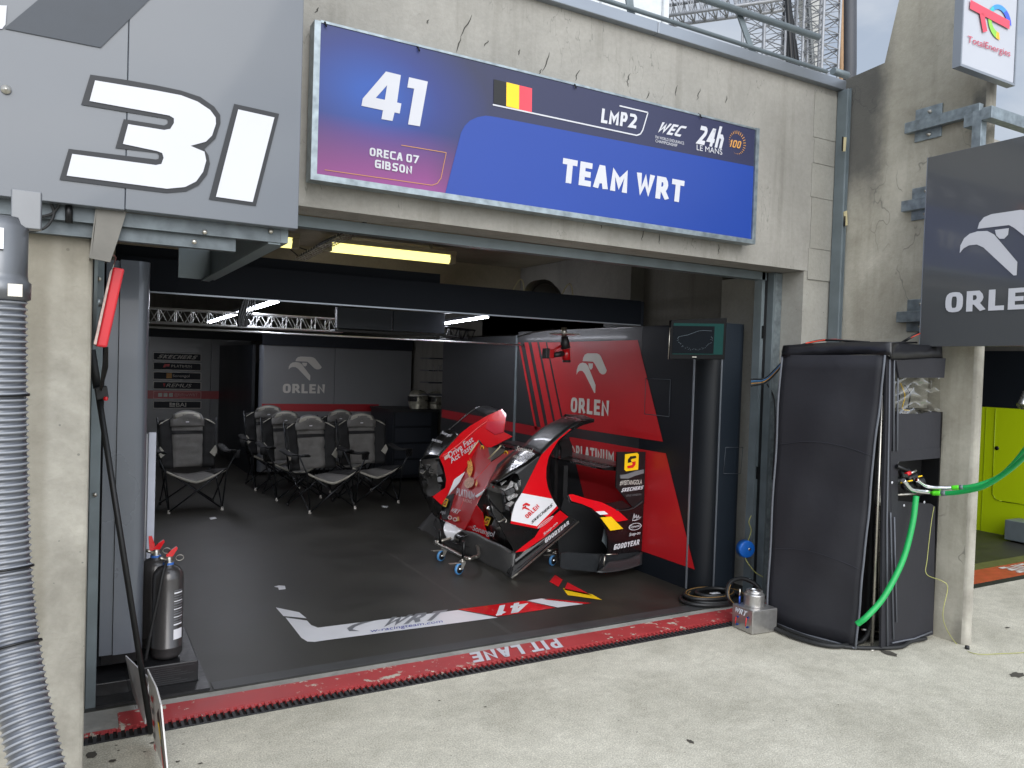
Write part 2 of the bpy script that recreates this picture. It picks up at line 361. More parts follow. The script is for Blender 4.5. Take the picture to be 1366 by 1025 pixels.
# ================================================================== WORLD AND LIGHT
w = bpy.data.worlds.new('World'); sc.world = w; w.use_nodes = True; N = w.node_tree.nodes; L = w.node_tree.links
bg = N['Background']; sky = N.new('ShaderNodeTexSky'); sky.sky_type = 'NISHITA'; sky.sun_disc = False
SE, SAZ = math.radians(30), math.radians(195)
sky.sun_elevation = SE; sky.sun_rotation = SAZ; sky.air_density = 1.2; sky.dust_density = 2.5
tc = N.new('ShaderNodeTexCoord'); mp = N.new('ShaderNodeMapping'); mp.inputs['Scale'].default_value = (1, 1, 2.4)
nz = N.new('ShaderNodeTexNoise'); nz.inputs['Scale'].default_value = 3.2; nz.inputs['Detail'].default_value = 9; nz.inputs['Distortion'].default_value = .3
L.new(tc.outputs['Generated'], mp.inputs['Vector']); L.new(mp.outputs['Vector'], nz.inputs['Vector'])
cr = N.new('ShaderNodeValToRGB'); e = cr.color_ramp.elements
e[0].position = .40; e[0].color = (4.3, 4.9, 5.9, 1); e[1].position = .62; e[1].color = (7.4, 7.6, 7.9, 1)
L.new(nz.outputs['Fac'], cr.inputs['Fac'])
mx = N.new('ShaderNodeMix'); mx.data_type = 'RGBA'; mx.inputs[0].default_value = .86
# the cloud layer is brighter round the hidden sun
dt = N.new('ShaderNodeVectorMath'); dt.operation = 'DOT_PRODUCT'; L.new(tc.outputs['Generated'], dt.inputs[0])
dt.inputs[1].default_value = (math.sin(SAZ)*math.cos(SE), math.cos(SAZ)*math.cos(SE), math.sin(SE))
mrs = N.new('ShaderNodeMapRange'); mrs.inputs['From Min'].default_value = .25; mrs.inputs['From Max'].default_value = .9; mrs.inputs['To Min'].default_value = .62; mrs.inputs['To Max'].default_value = 2.3
L.new(dt.outputs['Value'], mrs.inputs['Value'])
vs_ = N.new('ShaderNodeVectorMath'); vs_.operation = 'SCALE'; L.new(cr.outputs['Color'], vs_.inputs[0]); L.new(mrs.outputs[0], vs_.inputs['Scale'])
L.new(sky.outputs[0], mx.inputs[6]); L.new(vs_.outputs[0], mx.inputs[7]); L.new(mx.outputs[2], bg.inputs['Color'])
bg.inputs['Strength'].default_value = .115
sl = bpy.data.lights.new('sun', 'SUN'); sl.energy = .95; sl.angle = math.radians(50); sl.color = (1, .97, .92)
so = bpy.data.objects.new('sun', sl); COL.objects.link(so)
sd = V((math.sin(SAZ)*math.cos(SE), math.cos(SAZ)*math.cos(SE), math.sin(SE)))
so.rotation_euler = sd.to_track_quat('Z', 'Y').to_euler(); so.location = (3, -6, 9)
sc.view_settings.view_transform = 'Standard'; sc.view_settings.look = 'None'; sc.view_settings.gamma = 1; sc.view_settings.exposure = .6
sc.cycles.use_denoising = True
sc.cycles.max_bounces = 8; sc.cycles.diffuse_bounces = 6

# ================================================================== GROUND
struct(MB().box(-400, 400, -400, 3.60, -.3, 0).box(-400, 400, 3.60, 400, -.3, -.02).build('ground', m_gnd))
struct(box('garage_floor', mat('black_floor_covering', '#2b2a26', .48, 0, .3, 2.6, .04, 300), None, .02, 4.47, 3.935, 14.2, -.018, .004))
struct(box('threshold_kerb', m_kerb, None, .02, 4.47, 3.872, 3.935, -.018, .0))
# red painted band with worn patches
def worn_paint(name, col, under, thr=.62):
    m = mat(name, col, .5, 0, .1, 6); nt = m.node_tree; N = nt.nodes; L = nt.links; b = N['Principled BSDF']
    src = b.inputs['Base Color'].links[0].from_socket
    tc = N.new('ShaderNodeTexCoord'); n = N.new('ShaderNodeTexNoise'); n.inputs['Scale'].default_value = 17; n.inputs['Detail'].default_value = 9; n.inputs['Roughness'].default_value = .7
    n2 = N.new('ShaderNodeTexNoise'); n2.inputs['Scale'].default_value = 1.7
    L.new(tc.outputs['Object'], n.inputs['Vector']); L.new(tc.outputs['Object'], n2.inputs['Vector'])
    a = N.new('ShaderNodeMath'); a.operation = 'MULTIPLY_ADD'; L.new(n2.outputs['Fac'], a.inputs[0]); a.inputs[1].default_value = .35; L.new(n.outputs['Fac'], a.inputs[2])
    r = N.new('ShaderNodeValToRGB'); r.color_ramp.elements[0].position = thr+.17; r.color_ramp.elements[1].position = thr+.185
    L.new(a.outputs[0], r.inputs['Fac'])
    x = N.new('ShaderNodeMix'); x.data_type = 'RGBA'; L.new(r.outputs['Color'], x.inputs[0]); L.new(src, x.inputs[6]); x.inputs[7].default_value = srgb(under)
    L.new(x.outputs[2], b.inputs['Base Color']); return m
paint = worn_paint('worn_red_paint', '#a83a3c', '#b9b4a6', .60)
pb = struct(box('painted_band', paint, None, .20, 4.47, 3.717, 3.872, -.018, .003))
struct(box('threshold_kerb', m_kerb, None, .02, .199, 3.717, 3.872, -.018, .001))
q = Q(V((2.54, 3.864, .003)), V((1.96, 3.864, .003)), V((2.50, 3.725, .003)), .002)
text(q, 'PIT LANE', white, pb, bold=.03)
# drain grate with comb teeth
g = thing('drain_channel', 'long toothed black slot drain along the red painted threshold', 'drain')
box('channel', mat('drain_dark', '#0d0d0d', .8), g, .02, 4.5, 3.602, 3.716, -.019, -.012)
tp = [V((.04, 3.7165, .002)), V((4.47, 3.7165, .002)), V((4.47, 3.708, .002))]; gp_ = [V((.03, 3.604, .001)), V((4.48, 3.604, .001)), V((4.48, 3.616, .001))]; x = 4.452
while x > .06:
    tp += [V((x, 3.708, .002)), V((x, 3.676, .002)), V((x-.015, 3.676, .002)), V((x-.015, 3.708, .002))]
    gp_ += [V((x-.001, 3.616, .001)), V((x-.001, 3.673, .001)), V((x-.014, 3.673, .001)), V((x-.014, 3.616, .001))]; x -= .031
MB().prism(tp+[V((.04, 3.708, .002))], (0, 0, -.012)).build('paint_edge', paint, g); MB().prism(gp_+[V((.03, 3.616, .001))], (0, 0, -.008)).build('grating', mat('grate_rubber', '#303032', .6, 0, .3, 30, .1, 80), g)
# stains and litter on apron
stain = mat('oil_stain', '#4a463f', .7, 0, .2, 20)
for k, (u, v, a, b_) in enumerate(((1186, 872, .035, .05), (1344, 838, .02, .01), (1357, 901, .05, .03), (122, 1008, .02, .03), (150, 1016, .014, .012), (921, 990, .012, .02))):
    c = at(u, v, z=.0); n = 14
    MBo = MB().poly([c+V((math.cos(j*2*PI/n)*a*(1+.25*math.sin(j*2.7+k)), math.sin(j*2*PI/n)*b_*(1+.2*math.cos(j*1.9+k)), .003)) for j in range(n)])
    o = MBo.build('ground_stain', stain if k > 0 else stain); struct(o)
for k in range(12):
    u, v = random.choice(((random.uniform(230, 700), random.uniform(925, 960)), (random.uniform(300, 1300), random.uniform(900, 1020)), (random.uniform(115, 300), random.uniform(985, 1020))))
    c = at(u, v, z=0); r_c = random.uniform(.004, .011)
    struct(MB().poly([c+V((math.cos(j*1.05)*r_c*random.uniform(.6, 1.5), math.sin(j*1.05)*r_c*random.uniform(.4, 1), .0025)) for j in range(6)]).build('ground_chip', stain))
# ================================================================== PIT BUILDING
b1 = thing('pit_building', 'bare concrete pit garage building with a low parapet and open bays', 'building')
XL, XR, YF, ZL, ZC = .07, 4.48, 3.80, 2.36, 3.665
MB().box(-6, 10.2, YF, 4.02, ZL, ZC).build('front_wall', m_wall, b1)
MB().box(-6, XL-.02, YF+.05, 4.02, 0, ZL-.002).build('left_pier', m_pil, b1)
MB().box(XR, 4.90, YF+.004, 4.6, 0, ZL-.002).build('right_pier', m_patch, b1)
pz_ = [3.62, 3.30, 3.12, 2.88, 2.52, 2.30, 0]
for k in range(5):
    MB().box(4.51+.012*(k % 2), 4.766, YF-.006, YF+.01, pz_[k+1]+.004, pz_[k]).build('repair_patch', m_patch, b1)
cp = MB()
for x0, x1 in ((-6, -2.5), (-2.497, .5), (.503, 3.05), (3.053, 4.84)): cp.box(x0, x1, YF-.05, 4.1, ZC, ZC+.07)
cp.build('coping', alu, b1, .004)
box('roof_slab', m_wall, b1, -6, 10.2, 4.1, 15, 3.35, 3.60)
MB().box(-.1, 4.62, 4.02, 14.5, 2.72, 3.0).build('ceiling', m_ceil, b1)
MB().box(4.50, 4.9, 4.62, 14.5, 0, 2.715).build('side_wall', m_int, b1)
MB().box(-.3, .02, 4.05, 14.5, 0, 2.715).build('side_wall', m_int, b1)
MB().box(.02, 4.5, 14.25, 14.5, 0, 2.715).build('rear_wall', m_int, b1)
MB().box(.02, 4.5, 7.6, 7.9, 2.45, 2.717).build('ceiling_beam', m_ceil, b1)
MB().box(4.35, 4.5, 5.6, 14.2, 1.98, 2.715).build('ceiling_beam', m_int, b1)
MB().prism([(4.38, 5.6, 2.05), (4.38, 8.5, 2.5), (4.38, 8.5, 1.98), (4.38, 5.6, 1.98)], (-.03, 0, 0)).build('ledge', m_int, b1)
# neighbouring bay
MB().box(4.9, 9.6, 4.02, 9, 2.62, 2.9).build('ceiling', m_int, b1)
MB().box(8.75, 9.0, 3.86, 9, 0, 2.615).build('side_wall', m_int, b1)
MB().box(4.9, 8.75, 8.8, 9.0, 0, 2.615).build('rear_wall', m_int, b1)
MB().box(9.4, 10.2, YF+.05, 4.02, 0, ZL-.002).build('far_pier', m_pil, b1)
crk = MB()
for u, v, u2, v2 in ((719, 100, 722, 92), (724, 96, 733, 70), (767, 108, 773, 93), (836, 110, 841, 98), (837, 108, 838, 116), (901, 128, 904, 114), (930, 134, 934, 118), (968, 138, 970, 128), (862, 132, 866, 122), (609, 70, 615, 50), (615, 50, 629, 20), (646, 62, 652, 54), (570, 32, 571, 26), (692, 74, 694, 66), (744, 290, 745, 274), (779, 294, 781, 283), (856, 322, 858, 306), (879, 326, 880, 312), (802, 306, 803, 292), (421, 18, 426, 10), (958, 340, 959, 326)):
    a_, c_ = at(u, v, y=YF-.0015), at(u2, v2, y=YF-.0015); n_ = 5; lft, rgt = [], []
    for j in range(n_+1):
        p_ = a_.lerp(c_, j/n_)+V((random.uniform(-.006, .006), 0, 0)); w_ = .0035*math.sin(PI*(j+.4)/(n_+.8)); lft.append(p_-V((w_, 0, 0))); rgt.append(p_+V((w_, 0, 0)))
    crk.poly(lft+rgt[::-1])
crk.build('surface_cracks', mat('crack_dark', '#3a3935', .9), b1)['kind'] = 'stuff'
# door frame posts
for nm, xs, lab in (('a', (.052, .112), 'grey steel door post beside the board-marked left pillar'), ('b', (4.36, 4.48), 'tall galvanised steel door post at the right end of the garage opening')):
    t = thing('door_post', lab, 'door post', 'steel posts of the garage door')
    if nm == 'a':
        box('flange', galvd, t, .072, .115, 3.97, 4.0, 0, ZL-.004, bevel=.003); box('web', galvd, t, .050, .0715, 4.0, 4.1, 0, ZL-.004)
        for zz in (1.95, .98): MB().lathe((.095, 3.967, zz), [(0, -.014), (.009, -.014), (.009, 0)], 8, (0, 1, 0)).build('bolt', steel, t)
    else:
        box('flange', galv, t, 4.405, 4.478, 3.99, 4.01, 0, ZL-.004, bevel=.003); box('web', galvd, t, 4.385, 4.404, 3.985, 4.10, 0, ZL-.004)
        box('guide_rail', galvd, t, 4.315, 4.345, 4.03, 4.10, 0, ZL-.004); box('slot', black, t, 4.346, 4.384, 4.04, 4.1, 0, ZL-.004)
        for zz in (1.88, .86): box('bracket', blackm, t, 4.328, 4.342, 4.018, 4.029, zz, zz+.09)
MB().box(XL, 4.36, 4.03, 4.10, ZL-.06, ZL-.004).build('door_track', galvd, b1)
# downpipe channel in the corner
d = thing('downpipe_cover', 'long blue-grey steel channel running down the corner beside the tall fin', 'channel')
box('channel', galvd, d, 4.735, 4.79, 3.70, 3.79, 0, 3.66, bevel=.006)
MB().box(4.752, 4.762, 3.690, 3.70, 0, 3.66).build('ridge', galvd, d)
for u, v, k in ((1124, 202, 0), (1127, 302, 1)):
    c = at(u, v, y=3.69)
    MB().obox(c, (.018, -.01, .01*k), (0, .006, 0), (.006-.02*k, 0, .10)).build('tape_strip', mat('masking_tape', '#b8ad86', .7), d)
    MB().obox(c+V((-.012, -.004, .0)), (.012, 0, 0), (0, .004, 0), (0, 0, .10-.03*k)).build('gap', black, d)
# fins
FX = 4.775
f1 = thing('concrete_fin', 'tall weathered concrete fin between the two garage bays, dark streak on its rear edge', 'pillar', 'concrete fins between bays')
prof = [(2.735, 0), (2.735, 5.9), (3.0, 5.6), (3.37, 4.12), (3.45, 3.765), (3.795, 3.74), (3.795, 0)]
MB().grid([[V((FX+a, yy+b_, zz)) for a, b_ in ((.03, 0), (.012, .006), (.004, .015), (0, .03))] for yy, zz in ((2.725, 0), (2.725, 5.9))]).build('nose', m_pil, f1)
MB().prism([(FX, y_, z_) for y_, z_ in [(2.755, 0), (2.755, 5.9), *prof[2:]]], (.10, 0, 0)).build('fin_body', m_fin, f1)
MB().prism([(FX+.03, 2.725, 0), (FX+.055, 2.725, 0), (FX+.055, 2.75, 0), (FX+.03, 2.75, 0)], (0, 0, 5.9)).build('nose_core', m_pil, f1)
f2 = thing('concrete_fin', 'tall board-marked concrete pillar behind the ribbed duct, left of the garage opening', 'pillar', 'concrete fins between bays')
MB().box(-.62, .048, 2.74, 3.845, 0, 5.6).build('fin_body', m_pil, f2, .012)
# roof railing
rl = thing('roof_railing', 'sloping-looking grey tube handrail with flat posts on the roof edge', 'railing')
yR = 4.25
def rz(u, v): return at(u, v, y=yR)
a, c = rz(942, 0), rz(1092, 50); e_ = (c-a).normalized(); tube('top_rail', galvd, rl, [a-e_*3, c], .026, 10)
a, c = rz(880, 24), rz(1103, 96); e_ = (c-a).normalized(); tube('bottom_rail', galvd, rl, [a-e_*3, c], .016, 8)
tube('bottom_rail', galvd, rl, [rz(1111, 95), rz(1130, 101)], .03, 8)
for (u0, v0, u1, v1) in ((990, 14, 1016, 76), (842, -12, 850, 24)):
    p0, p1 = rz(u0, v0), rz(u1, v1); MB().obox(p1+V((-.03, .03, -.06)), (.06, 0, 0), (0, .012, 0), (p0-p1)+V((0, 0, .06))).build('post', galvd, rl)
# ================================================================== FABRIC OF ROOF STRUCTURES
def truss(mb, a, b, side, up, nb, r=.022, rb=.011):
    a, b, side, up = V(a), V(b), V(side), V(up)
    cs = [(0, 0), (1, 0), (1, 1), (0, 1)]
    for s_, u_ in cs: o = side*s_+up*u_; mb.tube([a+o, b+o], r, 6)
    for k in range(nb):
        p, q_ = a.lerp(b, k/nb), a.lerp(b, (k+1)/nb); m_ = p.lerp(q_, .5)
        for (s0, u0), (s1, u1) in ((cs[0], cs[1]), (cs[1], cs[2]), (cs[2], cs[3]), (cs[3], cs[0])):
            o0, o1 = side*s0+up*u0, side*s1+up*u1
            mb.tube([p+o0, m_+o1, q_+o0], rb, 4, False)
            mb.tube([p+o0, p+o1], rb, 4, False)
trm = mat('truss_aluminium', '#c9cbcb', .35, .6, .06, 10)
for nm, u0, u1, lab, yy in (('t', 1018, 1046, 'bright aluminium lattice mast nearest the white cabin on the roof', 11.5), ('t', 1096, 1118, 'bright lattice mast beside the tall dark post on the roof', 10.5), ('t', 1060, 1076, 'slim lattice mast in the middle of the roof masts', 12.5)):
    p0 = at(u0, 90, y=yy); p1 = at(u1, 90, y=yy); wd = p1.x-p0.x; mb = MB()
    truss(mb, (p0.x, yy, 3.6), (p0.x, yy, 12), (wd, 0, 0), (0, wd, 0), 28, .03, .013)
    t = mb.build('lattice_mast', mat('roof_truss', '#94969a', .5, .4, .1, 10)); tag(t, lab, 'mast', 'lattice masts on the roof')
p0 = at(870, 38, z=8.0); p1 = at(1022, 17, z=8.0); dr = (p1-p0).normalized(); mb = MB()
truss(mb, p0, p1+dr*.3, dr.cross(V((0, 0, 1)))*.42, (0, 0, .38), 12, .03, .014)
tag(mb.build('lattice_boom', mat('roof_truss', '#94969a')), 'horizontal aluminium lattice boom joining the roof masts', 'truss')
for k, (u, m_, r_, lab) in enumerate(((1056, blackm, .045, 'thin black cable bundle pole behind the roof masts'), (1084, mat('grey_tube', '#6c6f70', .4, .5), .05, 'grey scaffold tube between the roof masts'), (1122, mat('brown_post', '#9a7a5a', .6), .05, 'light brown strap post beside the dark tall post'), (1132, mat('dark_post', '#3a3c42', .5), .16, 'tall dark grey post at the right end of the roof'))):
    p = at(u, 90, y=11); t_ = at(u-6 if k < 2 else u, 0, y=11)
    tag(tube('roof_pole', m_, None, [V((p.x, 11, 3.6)), p, t_+(t_-p)*1.5], r_, 8), lab, 'pole')
mb = MB()
for k in range(9):
    p = at(1050+k*4.5, 95-3*k, y=12); mb.tube([p+V((0, 0, -2)), at(1046+k*5, 0, y=12)+V((0, .1*k, .8))], .022 if k % 3 else .05, 5)
tag(mb.build('cable_bundle', blackm), 'tangled dark cables and tubes strung between the roof masts', 'cables')
p = at(1090, 45, y=14)
mb = MB(); pts = [at(1072, -6, y=13), at(1098, -6, y=13), at(1098, 90, y=13), at(1086, 95, y=13), at(1078, 50, y=13)]
tag(mb.prism(pts, (0, .2, 0)).build('canvas_sheet', mat('grey_canvas', '#a9a9a6', .8)), 'grey canvas sheet hanging behind the lattice masts', 'canvas')
wc = thing('white_cabin', 'white panelled cabin on the roof behind the railing', 'cabin')
a = at(787, 0, y=9); c = at(893, 0, y=9)
MB().box(a.x-3, c.x, 9, 13, 3.6, 8.6).build('wall', mat('cabin_white', '#c9cdd0', .45), wc)
for k in range(7): box('panel_joint', mat('cabin_joint', '#a9aeb2', .5), wc, c.x-.55*k-.14, c.x-.55*k-.11, 8.985, 8.999, 3.6, 8.6)
# ================================================================== TEAM SIGN
sg = thing('team_sign', 'wide blue team sign reading 41 TEAM WRT in a galvanised frame over the opening', 'sign')
SY = 3.70
SX0, SX1 = .987, 3.842; SZ0, SZ1 = 2.498, 3.208
def sign_mat():
    m = bpy.data.materials.new('team_sign_print'); m.use_nodes = True; nt = m.node_tree; N = nt.nodes; L = nt.links
    b = N['Principled BSDF']; b.inputs['Roughness'].default_value = .42
    tc = N.new('ShaderNodeTexCoord'); mp = N.new('ShaderNodeMapping'); mp.vector_type = 'POINT'
    mp.inputs['Location'].default_value = (-1.24, 0, -2.93); L.new(tc.outputs['Object'], mp.inputs['Vector'])
    m2 = N.new('ShaderNodeMapping'); m2.inputs['Scale'].default_value = (1.5, 0, 2.4); L.new(mp.outputs['Vector'], m2.inputs['Vector'])
    ln = N.new('ShaderNodeVectorMath'); ln.operation = 'LENGTH'; L.new(m2.outputs['Vector'], ln.inputs[0])
    r = N.new('ShaderNodeValToRGB'); e = r.color_ramp.elements; e[0].color = srgb('#184a9e'); e[1].color = srgb('#282b4a'); e[0].position = .1; e[1].position = 1.0
    x = r.color_ramp.elements.new(.55); x.color = srgb('#223276')
    L.new(ln.outputs['Value'], r.inputs['Fac'])
    sp = N.new('ShaderNodeSeparateXYZ'); L.new(tc.outputs['Object'], sp.inputs[0])
    mr = N.new('ShaderNodeMapRange'); mr.inputs['From Min'].default_value = 2.80; mr.inputs['From Max'].default_value = 2.50; L.new(sp.outputs['Z'], mr.inputs['Value'])
    mr2 = N.new('ShaderNodeMapRange'); mr2.inputs['From Min'].default_value = 1.95; mr2.inputs['From Max'].default_value = 1.55; L.new(sp.outputs['X'], mr2.inputs['Value'])
    ml = N.new('ShaderNodeMath'); ml.operation = 'MULTIPLY'; L.new(mr.outputs[0], ml.inputs[0]); L.new(mr2.outputs[0], ml.inputs[1])
    xx = N.new('ShaderNodeMix'); xx.data_type = 'RGBA'; L.new(ml.outputs[0], xx.inputs[0]); L.new(r.outputs['Color'], xx.inputs[6]); xx.inputs[7].default_value = srgb('#8a3c80')
    L.new(xx.outputs[2], b.inputs['Base Color']); return m
box('panel', sign_mat(), sg, SX0, SX1, SY, SY+.05, SZ0, SZ1)
fr = MB()
fr.box(SX0-.03, SX0-.0005, SY-.012, SY+.07, SZ0-.03, SZ1+.003).box(SX1+.0005, SX1+.03, SY-.012, SY+.07, SZ0-.03, SZ1+.012)
fr.box(SX0-.0004, SX1+.0004, SY-.012, SY+.07, SZ0-.03, SZ0-.0005).box(SX0-.0004, SX1+.0004, SY-.004, SY+.07, SZ1+.0005, SZ1+.012)
fr.build('frame', galv, sg)
for xx in (1.3, 2.2, 3.1, 3.7): box('standoff', galvd, sg, xx, xx+.04, SY+.07, YF, SZ1-.1, SZ1-.05); box('standoff', galvd, sg, xx, xx+.04, SY+.07, YF, SZ0+.03, SZ0+.08)
def sp_(u, v): return at(u, v, y=SY)
def sq(bl, br, tl, lift=.003): return Q(sp_(*bl), sp_(*br), sp_(*tl), lift)
def sdec(pts, m, name, lift=.003):
    b = MB(); b.poly([sp_(u, v)+V((0, -lift, 0)) for u, v in pts]); return b.build(name, m, sg)
def s2(l): return [(400+a_*.2536, b_*.2536) for a_, b_ in l]
sdec(s2([(323, 558), (330, 520), (452, 378), (530, 397), (510, 541), (533, 546), (524, 599), (497, 593), (486, 638), (428, 628), (436, 582), (398, 517), (446, 527), (458, 450), (398, 517), (436, 582)]), white, 'number')
sdec(s2([(573, 408), (672, 431), (630, 666), (568, 656), (600, 468), (564, 462)]), white, 'number')
text(sq((492.5, 208), (558, 219), (493, 197)), 'ORECA 07', white, sg, bold=.025)
text(sq((499.5, 224), (549, 233), (500, 213)), 'GIBSON', white, sg, bold=.025)
text(sq((748, 243), (910, 271), (751, 211)), 'TEAM WRT', white, sg, bold=.045)
text(sq((801, 164), (848, 172), (803, 145)), 'LMP2', white, sg, bold=.035)
blue2 = mat('royal_blue_print', '#173c92', .4, 0, .05, .8)
arc = [(594, 250)] + [(608+a_, b_) for a_, b_ in ((-2, 205), (2, 185), (8, 172), (17, 162), (30, 156), (44, 155))] + [(1004, 217), (1001, 316)]
tl = sp_(612, 178).z
bx = [V((at(594, 250, y=SY).x, SY-.002, SZ0+.001))]
x_a = at(614, 178, y=SY)
curve = [(1.645, SZ0+.001), (1.72, 2.74), (1.735, 2.80), (1.76, 2.845), (1.80, 2.88), (1.86, 2.90), (1.93, 2.905), (SX1-.001, 2.905+.03)]
zt = at(1003, 222, y=SY).z; zt0 = at(660, 155, y=SY).z
x_l = at(594, 249, y=SY).x; x_m = at(612, 180, y=SY)
pts = [V((x_l, SY-.002, SZ0+.001)), V((SX1-.001, SY-.002, SZ0+.001)), V((SX1-.001, SY-.002, zt))]
pts += [at(u, v, y=SY-.002) for u, v in ((660, 156), (648, 154.5), (637, 156.5), (627, 161), (620, 168), (615, 177))]
MB().poly(pts).build('blue_field', blue2, sg)
for k, m_ in enumerate((black, yellow, mat('flag_red', '#e0404f', .4))):
    u0, u1 = 658+17*k, 658+17*(k+1); d0 = 4.1*k; d1 = 4.1*(k+1)
    sdec([(u0, 138+d0), (u1, 138+d1), (u1+.3, 106+d1), (u0+.3, 106+d0)], m_, 'flag_stripe')
def sline(pts, w_, m=white, name='line'):
    b = MB()
    for a_, c_ in zip(pts, pts[1:]):
        p, r_ = sp_(*a_)+V((0, -.003, 0)), sp_(*c_)+V((0, -.003, 0)); n = (r_-p).cross(V((0, 1, 0))).normalized()*w_/2
        b.poly([p-n, r_-n, r_+n, p+n])
    return b.build(name, m, sg)
sline([(657, 140), (849, 181), (854, 179), (857, 174), (864, 150.5), (826, 141.5)], .008)
sline([(535, 194), (595, 204), (588, 238), (583, 245), (576, 247.5), (433, 227)], .003, orange)
text(sq((874, 177), (913, 184), (877, 162)), 'WEC', white, sg, bold=.03, shear=.45)
text(sq((874, 185), (912, 193.5), (874, 181)), 'FIA WORLD ENDURANCE', white, sg)
text(sq((874, 190), (903, 196.5), (874, 186)), 'CHAMPIONSHIP', white, sg)
text(sq((929, 192), (962, 199), (935, 168)), '24h', white, sg, bold=.04)
text(sq((929, 200.5), (963, 207), (929, 193)), 'LE MANS', white, sg)
text(sq((972, 196), (988, 199), (973, 186)), '100', orange, sg, bold=.02, shear=.2)
c0 = sp_(982, 192); b = MB()
for k in range(28):
    a_ = 2*PI*k/28; r0, r1 = .062, .062+.012*(1+math.cos(a_-PI/4))
    d_ = V((math.cos(a_), 0, math.sin(a_))); n = V((-math.sin(a_), 0, math.cos(a_)))*.0022; o_ = c0+V((0, -.003, 0))
    b.poly([o_+d_*r0-n, o_+d_*r1-n, o_+d_*r1+n, o_+d_*r0+n])
b.build('tick_ring', orange, sg)
for u, v in ((557, 64), (766, 114), (933, 154), (433, 31)):
    p = sp_(u, v); MB().tube([p+V((0, .01, .012)), p+V((0, -.01, .0)), p+V((.006, -.012, -.02))], .004, 5).build('cable_tie', blackm, sg)
# ================================================================== NUMBER BOARD 31
BY = 2.62
nb = thing('number_board', 'large glossy grey board with white 31 hanging in front of the left pillar', 'sign')
bgrey = mat('gloss_grey_board', '#5c6168', .3, 0, .05, 2, spec=.4, coat=.45)
bx1 = at(397.5, 306, y=BY).x; bz0 = 2.052
box('panel', bgrey, nb, .128, bx1, BY, BY+.05, bz0, 3.5, bevel=.002)
MB().box(-2.0, .1265, BY+.001, BY+.05, bz0-.002, 3.5).build('panel', bgrey, nb, .002)
def bp(u, v, l=.003): return at(u, v, y=BY)+V((0, -l, 0))
def bpoly(pts, m, name, l=.003): return MB().poly([bp(u, v, l) for u, v in pts]).build(name, m, nb)
K = 400/1079
T3o = [(325, 270), (453, 289), (560, 308), (650, 327), (720, 350), (770, 385), (792, 415), (793, 445), (775, 500), (735, 538), (750, 560), (755, 590), (745, 630), (715, 668), (670, 690), (600, 696), (500, 684), (214, 648), (247, 537), (560, 575), (570, 573), (572, 560), (566, 552), (415, 534), (445, 430), (590, 453), (602, 447), (604, 436), (598, 429), (292, 378)]
T3i = [(342, 292), (560, 328), (650, 345), (710, 368), (755, 398), (775, 425), (776, 448), (762, 490), (740, 512), (685, 527), (735, 548), (741, 580), (730, 620), (705, 655), (665, 675), (600, 681), (500, 668), (240, 634), (260, 556), (560, 596), (580, 592), (588, 570), (583, 553), (565, 546), (442, 520), (461, 449), (590, 470), (612, 466), (625, 445), (625, 428), (608, 418), (322, 366)]
numdark = mat('dark_number_outline', '#2b2d31', .4, 0, .03, 4, spec=.3)
bpoly([(a_*K, b_*K) for a_, b_ in T3o], numdark, 'number_outline'); bpoly([(a_*K, b_*K) for a_, b_ in T3i], white, 'number', .006)
bpoly([(a_*K, b_*K) for a_, b_ in ((842, 375), (1004, 411), (920, 743), (751, 719))], numdark, 'number_outline')
bpoly([(a_*K, b_*K) for a_, b_ in ((856, 396), (986, 425), (908, 729), (776, 710))], white, 'number', .006)
bpoly([(a_*K, b_*K) for a_, b_ in ((15, 104), (362, 173), (640, -100), (330, -160))], mat('slate_print', '#3d4249', .35, 0, spec=.3), 'slate_shape')
bpoly([(a_*K, b_*K) for a_, b_ in ((-30, 20), (25, 22), (20, 90), (8, 106), (-30, 104))], white, 'print_corner')
p = bp(22*K, 324*K); MB().lathe(p, [(0, -.008), (.004, -.008), (.005, -.004), (.012, -.004), (.013, 0)], 14, (0, 1, 0)).build('screw', steel, nb)
# boom structure below
bs = thing('boom_bracket', 'galvanised steel beams carrying the number board off the pillar', 'bracket')
z0 = 1.968
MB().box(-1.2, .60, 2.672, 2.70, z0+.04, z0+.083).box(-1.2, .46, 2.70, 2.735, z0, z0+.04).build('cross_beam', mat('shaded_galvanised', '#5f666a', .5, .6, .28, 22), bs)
MB().prism([at(u, v, y=2.655) for u, v in ((130, 274), (170, 279), (158, 318), (147, 350), (122, 345), (125, 310))], (0, .012, 0)).prism([at(u, v, y=2.655) for u, v in ((128, 274), (130, 274), (122, 345), (119, 344))], (0, .08, 0)).build('arm', mat('dull_steel_plate', '#66645f', .45, .6, .12, 18), bs)
MB().prism([(.052, 2.69, 2.04), (.052, 2.85, 1.66), (.052, 2.87, 1.66), (.052, 2.87, 2.04)], (.01, 0, 0)).build('mounting_plate', galvd, bs)
MB().lathe((.066, 2.8, 1.78), [(0, .03), (.008, .03), (.008, .012), (.014, .012), (.014, 0)], 6, (1, 0, 0)).build('bolt', galv, bs)
MB().box(.60, .625, 2.68, 4.25, 2.01, 2.17).box(.56, .60, 2.68, 4.25, 2.002, 2.01).box(.45, .60, 4.23, 4.25, 2.01, 2.17).build('arm', galvd, bs)
MB().prism([(.30, 2.75, 2.03), (.335, 2.75, 2.03), (.60, 2.68, 2.09), (.57, 2.66, 2.09)], (0, .02, .03)).build('brace', galv, bs)
for k, (u, v) in enumerate(((273, 310), (259, 323), (361, 309))):
    MB().lathe(at(u, v, y=2.67), [(0, -.01), (.007, -.01), (.008, 0)], 10, (0, 1, 0)).build('bolt', steel, bs)
cb = thing('cable_loop', 'black cables looping under the number board beside the duct coupling', 'cable')
